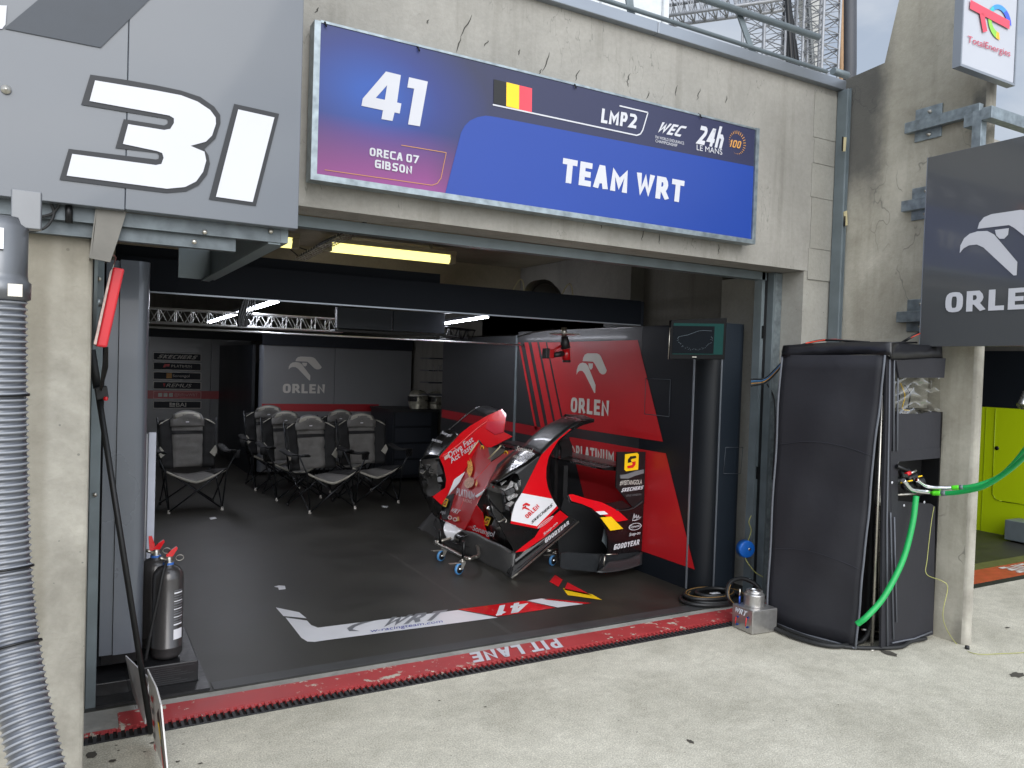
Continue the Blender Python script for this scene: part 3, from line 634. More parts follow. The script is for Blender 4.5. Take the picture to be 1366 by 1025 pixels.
tube('cable', rubber, cb, spline([at(82, 268, y=2.66), at(70, 285, y=2.66), at(45, 290, y=2.66), at(24, 290, y=2.66)]), .004)
tube('cable', rubber, cb, spline([at(66, 268, y=2.66), at(72, 285, y=2.66), at(60, 304, y=2.66), at(34, 309, y=2.66), at(18, 306, y=2.66)]), .004)
tube('conduit', blackm, cb, [at(92, 268, y=2.655), at(92, 298, y=2.655)], .010)
# ================================================================== DUCT
du = thing('air_duct', 'ribbed clear grey flexible duct hanging down past the left pillar', 'duct')
ductm = mat('ribbed_duct_plastic', '#53565d', .3, .2, .1, 30, coat=.5)
cen = spline([at(1, 395, y=2.3), at(3, 600, y=2.3), at(8, 760, y=2.28), at(24, 900, y=2.2), at(50, 1025, y=2.1), at(92, 1200, y=1.95)], 40)
L_ = 0; pts = [cen[0]]; rr = []
seg = []
tot = sum((cen[i+1]-cen[i]).length for i in range(len(cen)-1)); n = int(tot/.0040)
acc = 0; j = 0; out = []
for k in range(n):
    d_ = tot*k/n
    while acc+(cen[j+1]-cen[j]).length < d_: acc += (cen[j+1]-cen[j]).length; j += 1
    out.append(cen[j].lerp(cen[j+1], (d_-acc)/(cen[j+1]-cen[j]).length))
MB().tube(out, [.0535+.002*math.cos(2*PI*k/4.) for k in range(n)], 28).build('ribbed_hose', ductm, du)
ribs = MB()
for k in range(4, n-4, 4):
    t_ = (out[k+1]-out[k-1]).normalized(); ribs.lathe(out[k], [(.0545, -.0028), (.0572, -.0012), (.0572, .0012), (.0545, .0028)], 24, t_)
ribs.build('white_spiral', mat('duct_rib_white', '#8b8e94', .35), du)
for k in (int(n*.17), int(n*.47), int(n*.60)):
    t_ = (out[k+1]-out[k-1]).normalized(); MB().lathe(out[k], [(.055, -.003), (.0605, -.003), (.0605, .003), (.055, .003)], 24, t_).build('black_band', blackm, du)
c = at(0, 390, y=2.3)
MB().lathe(V((c.x, 2.3, c.z)), [(.058, -.02), (.066, -.015), (.066, .025), (.06, .03), (.058, .045), (.058, .16), (.045, .17), (.04, .185), (0, .185)], 28).build('coupling', mat('coupling_grey', '#6f7174', .3, .6), du)
MB().obox(V((c.x+.02, 2.235, c.z-.012)), (.03, 0, 0), (0, .01, 0), (0, 0, .03)).build('clamp_screw', steel, du)
MB().box(c.x+.02, c.x+.085, 2.285, 2.315, c.z+.16, c.z+.255).build('bracket', MATS['coupling_grey'], du, .003)
MB().box(c.x-.03, c.x+.01, 2.235, 2.25, c.z+.10, c.z+.15).build('label_plate', whiteb, du)
c1 = spline([at(0, 880, y=2.3), at(14, 955, y=2.28), at(26, 1030, y=2.25), at(30, 1100, y=2.2)])
tag(tube('power_cable', rubber, None, c1, .006), 'thin black cable running along the ribbed duct', 'cable')
tag(tube('power_cable', rubber, None, [p_+V((-.018, .01, 0)) for p_ in c1], .004), 'second thinner black cable beside the one on the ribbed duct', 'cable')
# ================================================================== GARAGE LINING
WX = 4.0; WT = 1.975
def wx(u, v, l=.0): return at(u, v, x=WX-l)
rw = thing('wall_panelling', 'dark panelling with slanted red print and eagle wordmark along the right wall', 'panelling')
MB().box(WX, WX+.05, 7.03, 8.86, 0, 1.935).build('panel', clad, rw)
MB().box(WX, WX+.05, 4.975, 6.99, 0, WT).build('panel', clad, rw)
MB().box(WX, WX+.05, 4.36, 4.972, 0, WT-.001).build('panel', cladd, rw)
MB().box(WX-.008, WX+.03, 6.991, 7.029, 0, 1.94).build('post', galvd, rw)
def wpoly(yz, m, name, l=.003): return MB().poly([(WX-l, y_, z_) for y_, z_ in yz]).build(name, m, rw)
sl_ = (5.03-4.27)/(1.865-.172)
def ys(z, y0=5.03): return y0-(1.865-z)*sl_
zt, za, zb, zbt = 1.865, 1.072, .985, .172
wpoly([(ys(zt), zt), (6.42, zt-.005), (6.42-(zt-za)*.45, za), (ys(za), za)], redw, 'red_print')
wpoly([(ys(zb), zb), (5.98, zb), (5.55, zbt), (ys(zbt), zbt)], redw, 'red_print')
for k, (a, b_) in enumerate(((6.98, 6.94), (6.86, 6.78), (6.72, 6.61), (6.57, 6.45))):
    dz = zt-1.0; s_ = .45*dz
    wpoly([(a, zt), (b_, zt), (b_-s_, 1.0), (a-s_, 1.0)], redw, 'red_stripe')
wpoly([(8.84, 1.055), (8.84, .955), (6.2, .93), (6.28, 1.02), (6.5, 1.03)], redwd, 'red_stripe')
q = Q(wx(762, 550), wx(813, 556), wx(762, 470)); q = Q(V((WX, 5.93, 1.115)), V((WX, 5.33, 1.115)), V((WX, 5.93, 1.70)), .006)
def wyz(u, v): p = at(u, v, x=WX); return p
pA, pB, pC = wyz(762, 551), wyz(813, 556), wyz(766, 473)
q = Q(V((WX, pA.y, pB.z)), V((WX, pB.y, pB.z)), V((WX, pA.y, pC.z+.01)), .006)
zl = q
orlen(Q(q.p(0, 0), q.p(1, 0), q.p(0, 1), 0), cream, rw)
pA, pB = wyz(769, 613), wyz(820, 621)
text(Q(wx(769, 610.5), wx(820, 619), wx(769, 594.5), .006), 'PLATINUM', cream, rw, bold=.03)
decal(Q(wx(758, 609), wx(767, 610.5), wx(758, 594), .006), strip([(.5+.5*math.cos(a_), .5+.5*math.sin(a_)) for a_ in [k*.5 for k in range(13)]], .14), cream, rw)
# hatch outlines
def outline(yz, w_, m, name):
    b = MB()
    for (y0, z0_), (y1, z1_) in zip(yz, yz[1:]+yz[:1]):
        b.tube([(WX-.004, y0, z0_), (WX-.004, y1, z1_)], w_, 4)
    return b.build(name, m, rw)
linem = mat('panel_edge', '#50565e', .4, .3)
h0, h1 = wyz(862, 505), wyz(893, 556)
outline([(h0.y, h0.z), (h1.y, h0.z), (h1.y, h1.z), (h0.y, h1.z)], .003, linem, 'hatch')
# column and front return panel
cc = thing('corner_column', 'dark rounded corner column with a narrow cabinet front beside the garage door post', 'column')
rows = [[V((WX+.115-.115*math.cos(a_), 4.355-.155*math.sin(a_), zz)) for a_ in [PI/2*k/10 for k in range(11)]] for zz in (.01, 1.70, 1.972)]
MB().grid(rows).build('rounded_shell', mat('column_shell', '#12161b', .45, 0, .05, 2, spec=.3), cc)
MB().box(WX+.125, 4.30, 4.2, 4.34, .01, 1.985).build('front_panel', mat('front_panel', '#222931', .45, 0, .05, 2, spec=.3, ), cc)
rows = [[V((4.30+.07*math.sin(a_), 4.27-.07*math.cos(a_), zz)) for a_ in [PI*k/10 for k in range(11)]] for zz in (.01, 1.985)]
MB().grid(rows).build('rounded_edge', mat('front_panel', '#2a3138'), cc)
MB().box(WX+.112, WX+.1235, 4.195, 4.21, .01, 1.98).box(WX-.006, WX+.004, 4.348, 4.362, .01, 1.97).build('trim_strip', alu, cc)
b = MB()
hp = [at(u, v, y=4.197) for u, v in ((968, 597), (991, 597), (988, 632), (965, 632))]
for a_, c_ in zip(hp, hp[1:]+hp[:1]): b.tube([a_, c_], .0025, 4)
b.build('hatch', linem, cc)
# left front panel
lc = thing('corner_column', 'grey rounded partition end standing behind the left door post', 'column')
lp = mat('grey_partition', '#6a6f77', .28, .25, .05, 2, coat=.4)
MB().box(.13, .185, 4.16, 4.22, .17, 2.06).build('front_panel', lp, lc)
MB().box(.188, .268, 4.15, 4.22, .17, 2.065).build('front_panel', lp, lc)
rows = [[V((.268+.052*math.sin(a_), 4.202-.052*math.cos(a_), zz)) for a_ in [PI*.75*k/12 for k in range(13)]] for zz in (.17, 2.065)]
MB().grid(rows).build('rounded_edge', lp, lc)
MB().box(.12, .30, 4.225, 4.9, .10, 2.05).build('side_panel', cladd, lc)
MB().box(.14, .30, 4.17, 4.2, .12, .168).build('foot', blackm, lc)
wb = thing('white_board', 'narrow white board edge standing just behind the left partition', 'board')
box('edge_frame', mat('white_board_edge', '#c3c6d2', .4), wb, .36, .398, 4.60, 4.62, .12, 1.20, bevel=.004)
MB().box(.345, .359, 4.625, 5.2, .12, 1.19).build('panel', whiteb, wb)
# plinth
pl = thing('black_plinth', 'low black taped wooden plinth under the fire extinguishers', 'plinth')
tape = mat('black_tape', '#1d1d1f', .38, 0, .3, 30, .25, 20)
MB().box(.31, .565, 4.068, 4.6, .004, .118).build('block', tape, pl, .006)
MB().box(.115, .304, 4.06, 4.5, .004, .075).build('board', tape, pl, .004)
MB().box(.115, .604, 3.95, 4.055, .004, .016).box(.57, .606, 4.057, 4.5, .004, .012).build('tape_edge', tape, pl)
for k in range(9):
    z_ = .02+.01*k; MB().box(.33+.012*(k % 3), .545-.03*(k % 4), 4.0655, 4.0675, z_, z_+.002).build('tape_wrinkle', mat('tape_crease', '#3a3a3d', .3), pl)
# extinguishers
def extinguisher(x, y, z, lab, front=True):
    t = thing('fire_extinguisher', lab, 'extinguisher', 'fire extinguishers on the plinth')
    em = mat('graphite_paint', '#4c4a4a', .3, .45, .05, 6, coat=.5)
    MB().lathe((x, y, z), [(0, .0), (.045, .002), (.066, .015), (.072, .03), (.072, .06), (.0735, .062), (.0735, .066), (.072, .068), (.072, .40), (.067, .425), (.05, .45), (.022, .462), (.022, .47)], 32).build('cylinder', em, t)
    MB().lathe((x, y, z), [(.024, .462), (.024, .478), (.018, .48), (.018, .50), (.012, .505), (0, .505)], 16).build('valve', steel, t)
    MB().lathe((x, y, z), [(.0255, .464), (.0255, .476)], 16).build('blue_label', mat('blue_print', '#3a6ec0'), t)
    MB().prism([(x-.01, y-.008, z+.50), (x+.018, y-.008, z+.503), (x+.040, y-.008, z+.540), (x+.036, y-.008, z+.552), (x+.010, y-.008, z+.535), (x-.012, y-.008, z+.512)], (0, .016, 0)).build('handle', redb, t)
    MB().prism([(x-.03, y-.007, z+.50), (x-.01, y-.007, z+.50), (x-.006, y-.007, z+.53), (x-.02, y-.007, z+.575), (x-.036, y-.007, z+.575), (x-.034, y-.007, z+.54)], (0, .014, 0)).build('lever', redb, t) if not front else None
    r_ = MB(); r_.tube([V((x+.05+.018*math.cos(a_), y-.01, z+.495+.014*math.sin(a_))) for a_ in [k*.45 for k in range(15)]], .0018, 5); r_.build('pull_ring', steel, t)
    MB().tube([(x-.016, y-.01, z+.49), (x-.045, y-.015, z+.505)], .008, 8).build('gauge_stub', steel, t)
    if front:
        tube('discharge_hose', rubber, t, spline([(x-.01, y-.02, z+.485), (x-.03, y-.06, z+.44), (x-.05, y-.078, z+.33), (x-.08, y-.075, z+.16), (x-.10, y-.07, z+.02)]), .008)
        rows = []
        for zz in (.10, .33):
            rows.append([V((x+.0728*math.cos(a_), y-.0728*math.sin(a_), z+zz)) for a_ in [math.radians(28+6*k) for k in range(9)]])
        rows2 = [[V((x+.0726*math.cos(a_), y-.0726*math.sin(a_), z+zz)) for a_ in [math.radians(20+6*k) for k in range(9)]] for zz in (.10, .14)]
        MB().grid([[V((x+.0727*math.cos(a_), y-.0727*math.sin(a_), z+zz)) for a_ in [math.radians(30+6*k) for k in range(8)]] for zz in (.105, .155)]).build('label', whiteb, t)
        for k in range(14):
            z_ = .175+.013*k; w0 = 28+random.random()*6; lb = MB()
            lb.grid([[V((x+.0727*math.cos(a_), y-.0727*math.sin(a_), z+zz)) for a_ in [math.radians(w0+(72-w0)*k2/6) for k2 in range(7)]] for zz in (z_, z_+(.004 if k % 4 else .007))]).build('label_text', greyp if k % 3 else whiteb, t)
        MB().lathe((x+.072*math.cos(1.3), y-.072*math.sin(1.3), z+.365), [(0, -.0012), (.007, -.001)], 10, (math.cos(1.3), -math.sin(1.3), 0)).build('print_dot', white, t)
    return t
extinguisher(.428, 4.165, .119, 'front graphite grey fire extinguisher with red handle on the black plinth')
extinguisher(.385, 4.34, .119, 'rear dark fire extinguisher half hidden behind the front one', False)
# ================================================================== LOLLIPOP POLE AND RED SLAB
pp = thing('pit_sign_pole', 'long black pole of a pit stop board leaning beside the left door post', 'pole')
pt, pb_ = V((.055, 3.70, 1.64)), V((.318, 3.56, .02))
pt = at(122, 467, y=3.65); pb_ = at(202, 978, y=3.585)
tube('pole', blackp, pp, [pt, pb_], .0125, 10)
d_ = (pb_-pt).normalized()
MB().tube([pt+d_*.0, pt+d_*.16], .0165, 10).build('grip', rubber, pp)
c = at(136, 524, y=3.62)
MB().obox(c+V((-.02, -.03, -.03)), (.045, 0, .01), (0, .05, 0), (-.008, 0, .05)).build('clamp', blackp, pp, .004)
MB().lathe(at(141, 532, y=3.58), [(0, -.008), (.009, -.006), (.009, .004), (0, .006)], 10, (0, 1, 0)).build('red_button', redb, pp)
bm_ = thing('pit_board', 'folding pit stop board standing on edge at the foot of the black pole', 'board')
A1, A2, A3, A4 = at(167, 875, y=4.0), at(198, 905, y=3.60), at(193, 966, y=3.63), at(177, 926, y=3.98)
MB().prism([A1, A2, A3, A4], (.006, 0, 0)).build('grey_leaf', mat('board_grey', '#d4d2d3', .4), bm_)
q = Q(A4+V((.007, 0, 0)), A3+V((.007, 0, 0)), A1+V((.007, 0, 0)), .002)
q = Q(at(178, 921, y=3.98), at(192, 955, y=3.64), at(169, 881, y=3.98), .02)
for k in range(3): decal(q, [rect(.12+.28*k, .26+.28*k, .1, .9)], black, bm_, 'letter_block')
B1, B2, B3, B3b, B4 = at(196, 893, y=3.62), at(208, 918, y=3.30), at(214, 941, y=3.14), at(224, 1045, y=3.06), at(206, 992, y=3.45)
MB().prism([B1, B2, B3, B3b, B4], (.006, 0, 0)).build('white_leaf', mat('board_white', '#dedcda', .4), bm_)
def bl_(pts, m, name): MB().poly([at(u, v, y=y_)+V((-.006, -.012, 0)) for u, v, y_ in pts]).build(name, m, bm_)
bl_([(213.5, 943, 3.14), (224, 1040, 3.06), (221, 1025, 3.1), (211, 950, 3.2)], blackm, 'dark_edge')
bl_([(212, 960, 3.17), (215, 965, 3.15), (219, 1000, 3.12), (216, 990, 3.16)], yellow, 'yellow_print')
bl_([(216, 992, 3.16), (219, 1001, 3.12), (223, 1035, 3.08), (220, 1030, 3.12)], redp, 'red_print')
for k in range(5):
    v0 = 925+k*16; bl_([(203+k*.9, v0, 3.45), (205.5+k*.9, v0+4, 3.40), (206+k*.9, v0+12, 3.40), (203.6+k*.9, v0+8, 3.45)], redp if k % 2 == 0 else greyp, 'letter_block')
rs = thing('red_board', 'narrow red slab board hanging from a wire hook below the steel arm', 'board')
c = [at(u, v, y=2.75) for u, v in ((151, 356), (166.5, 359), (143, 464), (128, 462))]
MB().prism(c, (-.002, .10, .0)).build('slab', mat('red_slab', '#c4242e', .4, 0, .05, 4), rs, .006)
MB().prism([at(u, v, y=2.74) for u, v in ((147, 362), (150.5, 358), (128.5, 460), (125, 459))], (0, .12, 0)).build('worn_edge', mat('worn_edge', '#b09a92', .7, 0, .3, 60), rs)
tube('wire_hook', steel, rs, spline([at(148, 368, y=2.76), at(152, 352, y=2.76), at(154.5, 345, y=2.72), at(152, 340.5, y=2.68), at(147, 341, y=2.665)]), .0018, 6)
tag(MB().prism([at(u, v, y=y_) for u, v, y_ in ((140, 463, 2.80), (144.5, 463, 2.80), (144.5, 490, 3.1), (136, 522, 3.58), (133, 520, 3.58), (136, 492, 3.1))], (0, .02, 0)).build('black_strap', rubber), 'black strap hanging from the red slab down to the pole clamp', 'strap')
# ================================================================== BACK OF THE GARAGE
bw = thing('back_panelling', 'grey back wall panel carrying six small sponsor plates in a column', 'panelling')
BYW = 13.8
def pb(u, v, y): return at(u, v, y=y)
z1 = 1.905; x1 = pb(335, 452, BYW).x
MB().box(.3, 2.0, BYW, BYW+.05, 0, z1).build('panel', cladb, bw); MB().box(2.006, x1, BYW, BYW+.05, 0, z1-.002).build('panel', cladb, bw)
MB().box(.3, x1+.2, BYW-.03, BYW-.005, z1, z1+.13).build('header', navy, bw)
zs0, zs1 = pb(205, 532, BYW).z, pb(205, 521, BYW).z
box('red_stripe', redwd, bw, .3, x1, BYW-.004, BYW-.001, zs0, zs1)
names = ['SKECHERS', 'PLATINUM', 'Sonangol', 'REMUS', '@followWRT', 'BAI']
for k, nme in enumerate(names):
    K2 = 220/1253
    v0 = 380+K2*(514+73.5*k); v1 = v0+K2*58; u0, u1 = 180+K2*138, 180+K2*502; dv = .04*(u1-u0)
    if k == 5: v0 += .3
    bl, br, tl_ = pb(u0, v1, BYW), pb(u1, v1+.5, BYW), pb(u0, v0, BYW)
    q = Q(bl, V((br.x, BYW, bl.z)), V((bl.x, BYW, tl_.z)), .006)
    decal(q, [rect(0, 1, 0, 1)], cream if k != 4 else mat('pale_red', '#c98a8a'), bw, 'plate_border'); decal(q, [rect(.012, .988, .07, .93)], navy if k != 4 else redwd, bw, 'plate', .003)
    qq = Q(q.p(0, 0, .007), q.p(1, 0, .007), q.p(0, 1, .007), 0)
    if k == 0: text(qq.sub(.08, .93, .25, .75), nme, cream, bw, bold=.04, shear=.4)
    if k == 1:
        text(qq.sub(.37, .8, .38, .72), nme, cream, bw, bold=.02); text(qq.sub(.62, .8, .18, .28), 'FORMULA', greyp, bw)
        decal(qq.sub(.2, .34, .35, .8), [[(0, 0), (.2, 1), (1, 1), (.9, .3), (.4, .3), (.3, 0)]], redp, bw)
    if k == 2: text(qq.sub(.4, .75, .25, .7), nme, cream, bw); decal(qq.sub(.27, .38, .2, .85), [rect(0, 1, 0, 1)], orange, bw)
    if k == 3: text(qq.sub(.26, .8, .28, .75), nme, cream, bw, shear=.3); decal(qq.sub(.2, .25, .28, .75), [[(0, 1), (1, 1), (.5, 0)]], redp, bw)
    if k == 4:
        text(qq.sub(.43, .92, .25, .75), nme, mat('pale_red', '#c98a8a'), bw)
        for j, ch in enumerate('fii'): decal(qq.sub(.1+.11*j, .18+.11*j, .28, .75), [rect(0, 1, 0, 1)], cream, bw)
    if k == 5: text(qq.sub(.47, .68, .22, .78), nme, cream, bw, bold=.01); decal(qq.sub(.33, .45, .22, .8), [rect(0, 1, 0, .3), rect(0, .4, .35, 1), rect(.5, 1, .4, .9)], cream, bw)
OY = 11.0
ow = thing('back_panelling', 'dark grey back wall panel with pale eagle wordmark and a red stripe behind the chairs', 'panelling')
xo0 = pb(352, 470, OY).x; xo1 = 4.45
xs_ = pb(447, 470, OY).x
MB().box(xo0, xs_, OY, OY+.05, .05, 1.795).build('panel', cladb, ow); MB().box(xs_+.006, xo1, OY, OY+.05, .05, 1.793).build('panel', cladb, ow)
rows = [[V((xo0-.05*math.sin(a_), OY+.05-.05*math.cos(a_), zz)) for a_ in [PI*k/8 for k in range(9)]] for zz in (.05, 1.795)]
MB().grid(rows).build('rounded_edge', lp, ow)
MB().box(xo0-.03, xo1, OY-.03, OY-.004, 1.80, 1.96).build('header', navy, ow)
box('red_stripe', redwd, ow, xo0-.01, 3.95, OY-.004, OY-.001, pb(400, 549, OY).z, pb(400, 539, OY).z)
bl = pb(377, 524.5, OY); br = pb(433, 526, OY); tl_ = pb(377, 475, OY)
orlen(Q(V((bl.x, OY, bl.z)), V((br.x, OY, bl.z)), V((bl.x, OY, tl_.z)), .004), cream, ow)
box('side_return', cladd, ow, xo0-.14, xo0-.10, OY+.05, BYW, .0, 1.8)
# cabinet with helmets
cab = thing('tool_cabinet', 'low dark cabinet at the back corner under the helmets', 'cabinet')
CY = 9.9; cx0 = at(525, 545, y=CY).x; cx1 = 4.42; ctz = at(545, 547, y=CY).z
box('carcass', cladd, cab, cx0, cx1, CY, CY+.9, .05, ctz-.03, bevel=.005); box('top', blackp, cab, cx0-.02, cx1, CY-.03, CY+.9, ctz-.03, ctz)
for k in range(4): box('drawer', navy, cab, cx0+.03, cx1-.1, CY-.012, CY-.002, .1+.22*k, .29+.22*k, bevel=.004)
def helmet(u, v, lab, dr=-1, s=1.):
    t = thing('racing_helmet', lab, 'helmet', 'helmets on the cabinet'); c = at(u, v, y=CY+.2); c.z = ctz+.13*s
    prof = [(0, .145), (.05, .138), (.09, .115), (.118, .07), (.128, .01), (.125, -.05), (.112, -.10), (.10, -.125), (.085, -.13)]
    b = MB(); rows = []
    for r_, h_ in prof: rows.append([c+V((r_*s*1.12*math.cos(a_), r_*s*math.sin(a_), h_*s)) for a_ in [2*PI*k/20 for k in range(20)]])
    b.grid(rows, True).build('shell', mat('helmet_chrome', '#8a887c', .28, .5, .35, 14), t)
    rows = [[c+V((.15*s*math.cos(a_), .134*s*math.sin(a_), zz*s)) for a_ in [math.radians(150+12*k) for k in range(9)]] for zz in (-.02, .05)]
    MB().grid(rows).build('visor', gloss, t)
    MB().tube([c+V((.15*s*math.cos(a_), .135*s*math.sin(a_), .065*s)) for a_ in [math.radians(200+12*k) for k in range(10)]], .006, 5).build('visor_trim', cream, t)
    rows = [[c+V((.155*s*math.cos(a_), .142*s*math.sin(a_), zz*s)) for a_ in [math.radians(215+11*k) for k in range(9)]] for zz in (-.12, -.05)]
    MB().grid(rows).build('chin_bar', mat('helmet_chrome', '#77766e'), t)
helmet(558, 530, 'left chrome racing helmet with white trim on the back cabinet')
helmet(582, 532, 'right racing helmet partly hidden by the side wall panelling', s=.95)
# rack left of chairs/back shelf stack
shf = thing('shelf_unit', 'dark shelf of small items in the gap beside the side panelling', 'shelf')
for k in range(4): box('shelf', mat('shelf_edge', '#2c3036', .4), shf, 4.05, 4.45, 9.4, 9.7, 1.2+.16*k, 1.215+.16*k)
text(Q(V((4.10, 9.39, 1.52)), V((4.25, 9.39, 1.52)), V((4.10, 9.39, 1.60))), '1:07', greyp, shf)
# ================================================================== OVERHEAD GANTRY
GY = 4.95
gt = thing('overhead_gantry', 'long dark blue fascia beam of the overhead gantry spanning the garage', 'gantry')
MB().box(.21, 3.955, GY, GY+.05, 1.985, 2.175).build('fascia', mat('gantry_navy', '#12161d', .6, 0, .05, 2, spec=.12), gt)
MB().box(.2, 2.22, GY+.055, GY+.10, 1.99, 2.245).build('upper_fascia', mat('gantry_navy', '#1d2733'), gt)
MB().box(.21, 3.95, GY-.012, GY-.001, 1.975, 1.984).build('lower_rail', alu, gt)
MB().box(3.957, 3.985, GY, GY+.5, 1.978, 2.17).build('end_plate', cladd, gt)
MB().box(.21, .235, 5.1, 9, 2.0, 2.1).build('side_beam', blackm, gt); MB().box(3.2, 3.24, 5.1, 8.6, 2.12, 2.17).build('side_beam', blackm, gt)
def arc_cable(pts, lab, r=.006): tag(tube('cable', mat('pale_cable', '#9c9676', .5), None, spline([at(u, v, y=GY+.3) for u, v in pts]), r), lab, 'cable')
arc_cable([(684, 388), (690, 377), (695, 373), (698, 378), (699, 389)], 'short pale cable arching over the gantry beam beside the round housing')
arc_cable([(749, 394), (755, 383), (760, 379), (763, 385), (764, 396)], 'short pale cable loop nearest the right end of the gantry')
hs = thing('hose_drum', 'dark round hose drum sitting on top of the gantry beam', 'drum')
c = at(722, 392, y=GY+.6)
MB().lathe(c+V((0, 0, -.03)), [(.0, -.06), (.14, -.06), (.145, -.05), (.145, .05), (.14, .06), (0, .06)], 24, (0, 1, 0)).build('drum', mat('drum_dark', '#3a3936', .5), hs)
MB().tube([c+V((.15*math.cos(a_), -.08, -.05+.13*math.sin(a_))) for a_ in [k*.3 for k in range(22)]], .008, 6).build('hose', rubber, hs)
tr = thing('lighting_truss', 'aluminium lattice truss hung across the garage behind the gantry', 'truss')
mb = MB(); truss(mb, (.35, 7, 1.885), (2.15, 7, 1.885), (0, .13, 0), (0, 0, .115), 14, .010, .005)
mb.build('lattice', trm, tr)
tube('lower_tube', trm, tr, [(.3, 6.9, 1.84), (4.0, 6.9, 1.84)], .008); tube('upper_tube', trm, tr, [(.27, 6.3, 2.02), (.27, 6.3, 1.86)], .008)
mb = MB(); truss(mb, (3.3, 7.4, 1.88), (3.95, 7.9, 1.88), (0, .13, 0), (0, 0, .13), 4, .010, .005)
tag(mb.build('truss_end', blackm), 'short dark truss corner right of the hanging screens', 'truss')
ms = thing('screen_bank', 'bank of two dark screens hung under the truss', 'screens')
xa, xb_ = at(450, 410, y=6.5).x, at(594, 420, y=6.5).x; xm = (xa+xb_)/2
for a_, b_ in ((xa, xm-.004), (xm+.004, xb_)):
    box('housing', mat('screen_navy', '#19222e', .4), ms, a_, b_, 6.5, 6.56, 1.895, 2.075, bevel=.004)
box('shelf', blackm, ms, xa-.02, xb_+.12, 6.48, 6.62, 1.868, 1.884)
ch = thing('cable_cluster', 'black cables bunched and dangling in front of the lattice truss', 'cables')
for k in range(6):
    u = 322+k*2.6
    tube('cable', rubber, ch, spline([at(u+4, 398, y=6.6), at(u-1+k, 412, y=6.6), at(u-4, 425, y=6.6), at(u-3-k*.5, 436, y=6.6)]), .012 if k < 3 else .007, 6)
# lights
em_w = mat('led_tube', '#ffffff', .4, emit='#f2f4ff', es=30.); em_y = mat('fluorescent_tube', '#f0ea90', .4, emit='#f0e48c', es=1.3)
lt = thing('led_strip_light', 'long bright white strip light seen left above the truss', 'light', 'ceiling lights')
p0, p1 = at(368, 402, z=2.07), at(279, 430, z=2.07)
MB().obox(p0+V((-.02, 0, -.008)), (.045, 0, 0), p1-p0, (0, 0, .012)).build('tube', em_w, lt); MB().obox(p0+V((-.03, 0, .008)), (.06, 0, 0), p1-p0, (0, 0, .03)).build('housing', alu, lt)
lt = thing('led_strip_light', 'short bright white strip light just right of the hanging screens', 'light', 'ceiling lights')
p0, p1 = at(649, 423, z=2.05), at(592, 432, z=2.05)
MB().obox(p0+V((-.02, 0, -.008)), (.04, 0, 0), p1-p0, (0, 0, .012)).build('tube', em_w, lt); MB().obox(p0+V((-.03, 0, .008)), (.06, 0, 0), p1-p0, (0, 0, .03)).build('housing', alu, lt)
def fluo(u0, v0, u1, v1, lab, z=2.60):
    t = thing('fluorescent_light', lab, 'light', 'ceiling lights'); a, c = at(u0, v0, z=z), at(u1, v1, z=z)
    tube('tube_cover', em_y, t, [V((a.x, a.y, z)), V((c.x, a.y, z))], .045, 12)
    MB().box(min(a.x, c.x)-.03, max(a.x, c.x)+.03, a.y-.055, a.y+.055, z+.035, z+.07).build('housing', mat('lamp_housing', '#9b957c', .5), t)
    for xx in (a.x, c.x): MB().box(xx-.03, xx+.03, a.y-.05, a.y+.05, z-.045, z+.034).build('end_cap', mat('lamp_housing', '#9b957c', .5), t, .01)
    for xx in (a.x+.2, c.x-.2): MB().box(xx-.01, xx+.01, a.y-.01, a.y+.01, z+.07, 2.72).build('hanger', steel, t)
fluo(437, 329, 595, 348, 'long yellowish fluorescent tube under the concrete ceiling')
fluo(340, 319, 394, 324, 'short visible end of a yellowish fluorescent lamp beside the number board corner', 2.55)
ct = thing('cable_tray', 'wire mesh cable tray with loose cables crossing under the ceiling', 'tray')
a, c = at(383, 352, z=2.58), at(478, 302, z=2.58); mb = MB()
dv = (c-a); sd_ = V((.09, 0, 0))
for k in range(4): mb.tube([a+sd_*k/3, c+sd_*k/3], .004, 4)
for k in range(26): p = a+dv*k/25; mb.tube([p+V((0, 0, .03)), p, p+sd_, p+sd_+V((0, 0, .03))], .003, 4, False)
mb.build('mesh', steel, ct)
tube('cable', rubber, ct, spline([a+V((.02, 0, .03)), a+dv*.3+V((.06, 0, .05)), a+dv*.6+V((.0, 0, .02)), c+V((.05, 0, .03))]), .012, 6)
tube('cable', rubber, ct, spline([a+dv*.2+V((0, 0, .02)), a+dv*.25+V((-.12, .1, .12)), a+dv*.35+V((.0, 0, .03))]), .006, 6)
# hanging impact wrench
wg = thing('impact_wrench', 'red and black cordless impact wrench hanging under the gantry beam', 'wrench')
WYY = 5.25
def wp(u, v): return at(u, v, y=WYY)
K3 = .2196; 
def wz(a, b_): return wp(580+a*K3, 340+b_*K3)
MB().box(wz(790, 440).x-.09, wz(790, 440).x+.09, WYY-.09, WYY+.09, wz(0, 440).z, wz(0, 435).z+.004).build('mount_plate', steel, wg)
tube('socket', steel, wg, [wz(785, 440), wz(785, 498)], .022, 14)
tube('nose', blackp, wg, [wz(787, 498), wz(790, 530), wz(795, 570)], [.028, .036, .04], 14)
tube('body', redd, wg, [wz(795, 572), wz(800, 640)], .034, 14); tube('rear_cap', blackp, wg, [wz(800, 640), wz(800, 654)], .034, 14)
tube('handle', blackp, wg, [wz(785, 600), wz(720, 610)], .022, 12); tube('handle_guard', redd, wg, [wz(765, 555), wz(735, 572), wz(715, 598)], .010, 8)
MB().obox(wz(712, 630)+V((-.045, -.03, 0)), (.045, 0, .0), (0, .06, 0), (0, 0, wz(0, 570).z-wz(0, 630).z)).build('battery_base', redd, wg, .005)
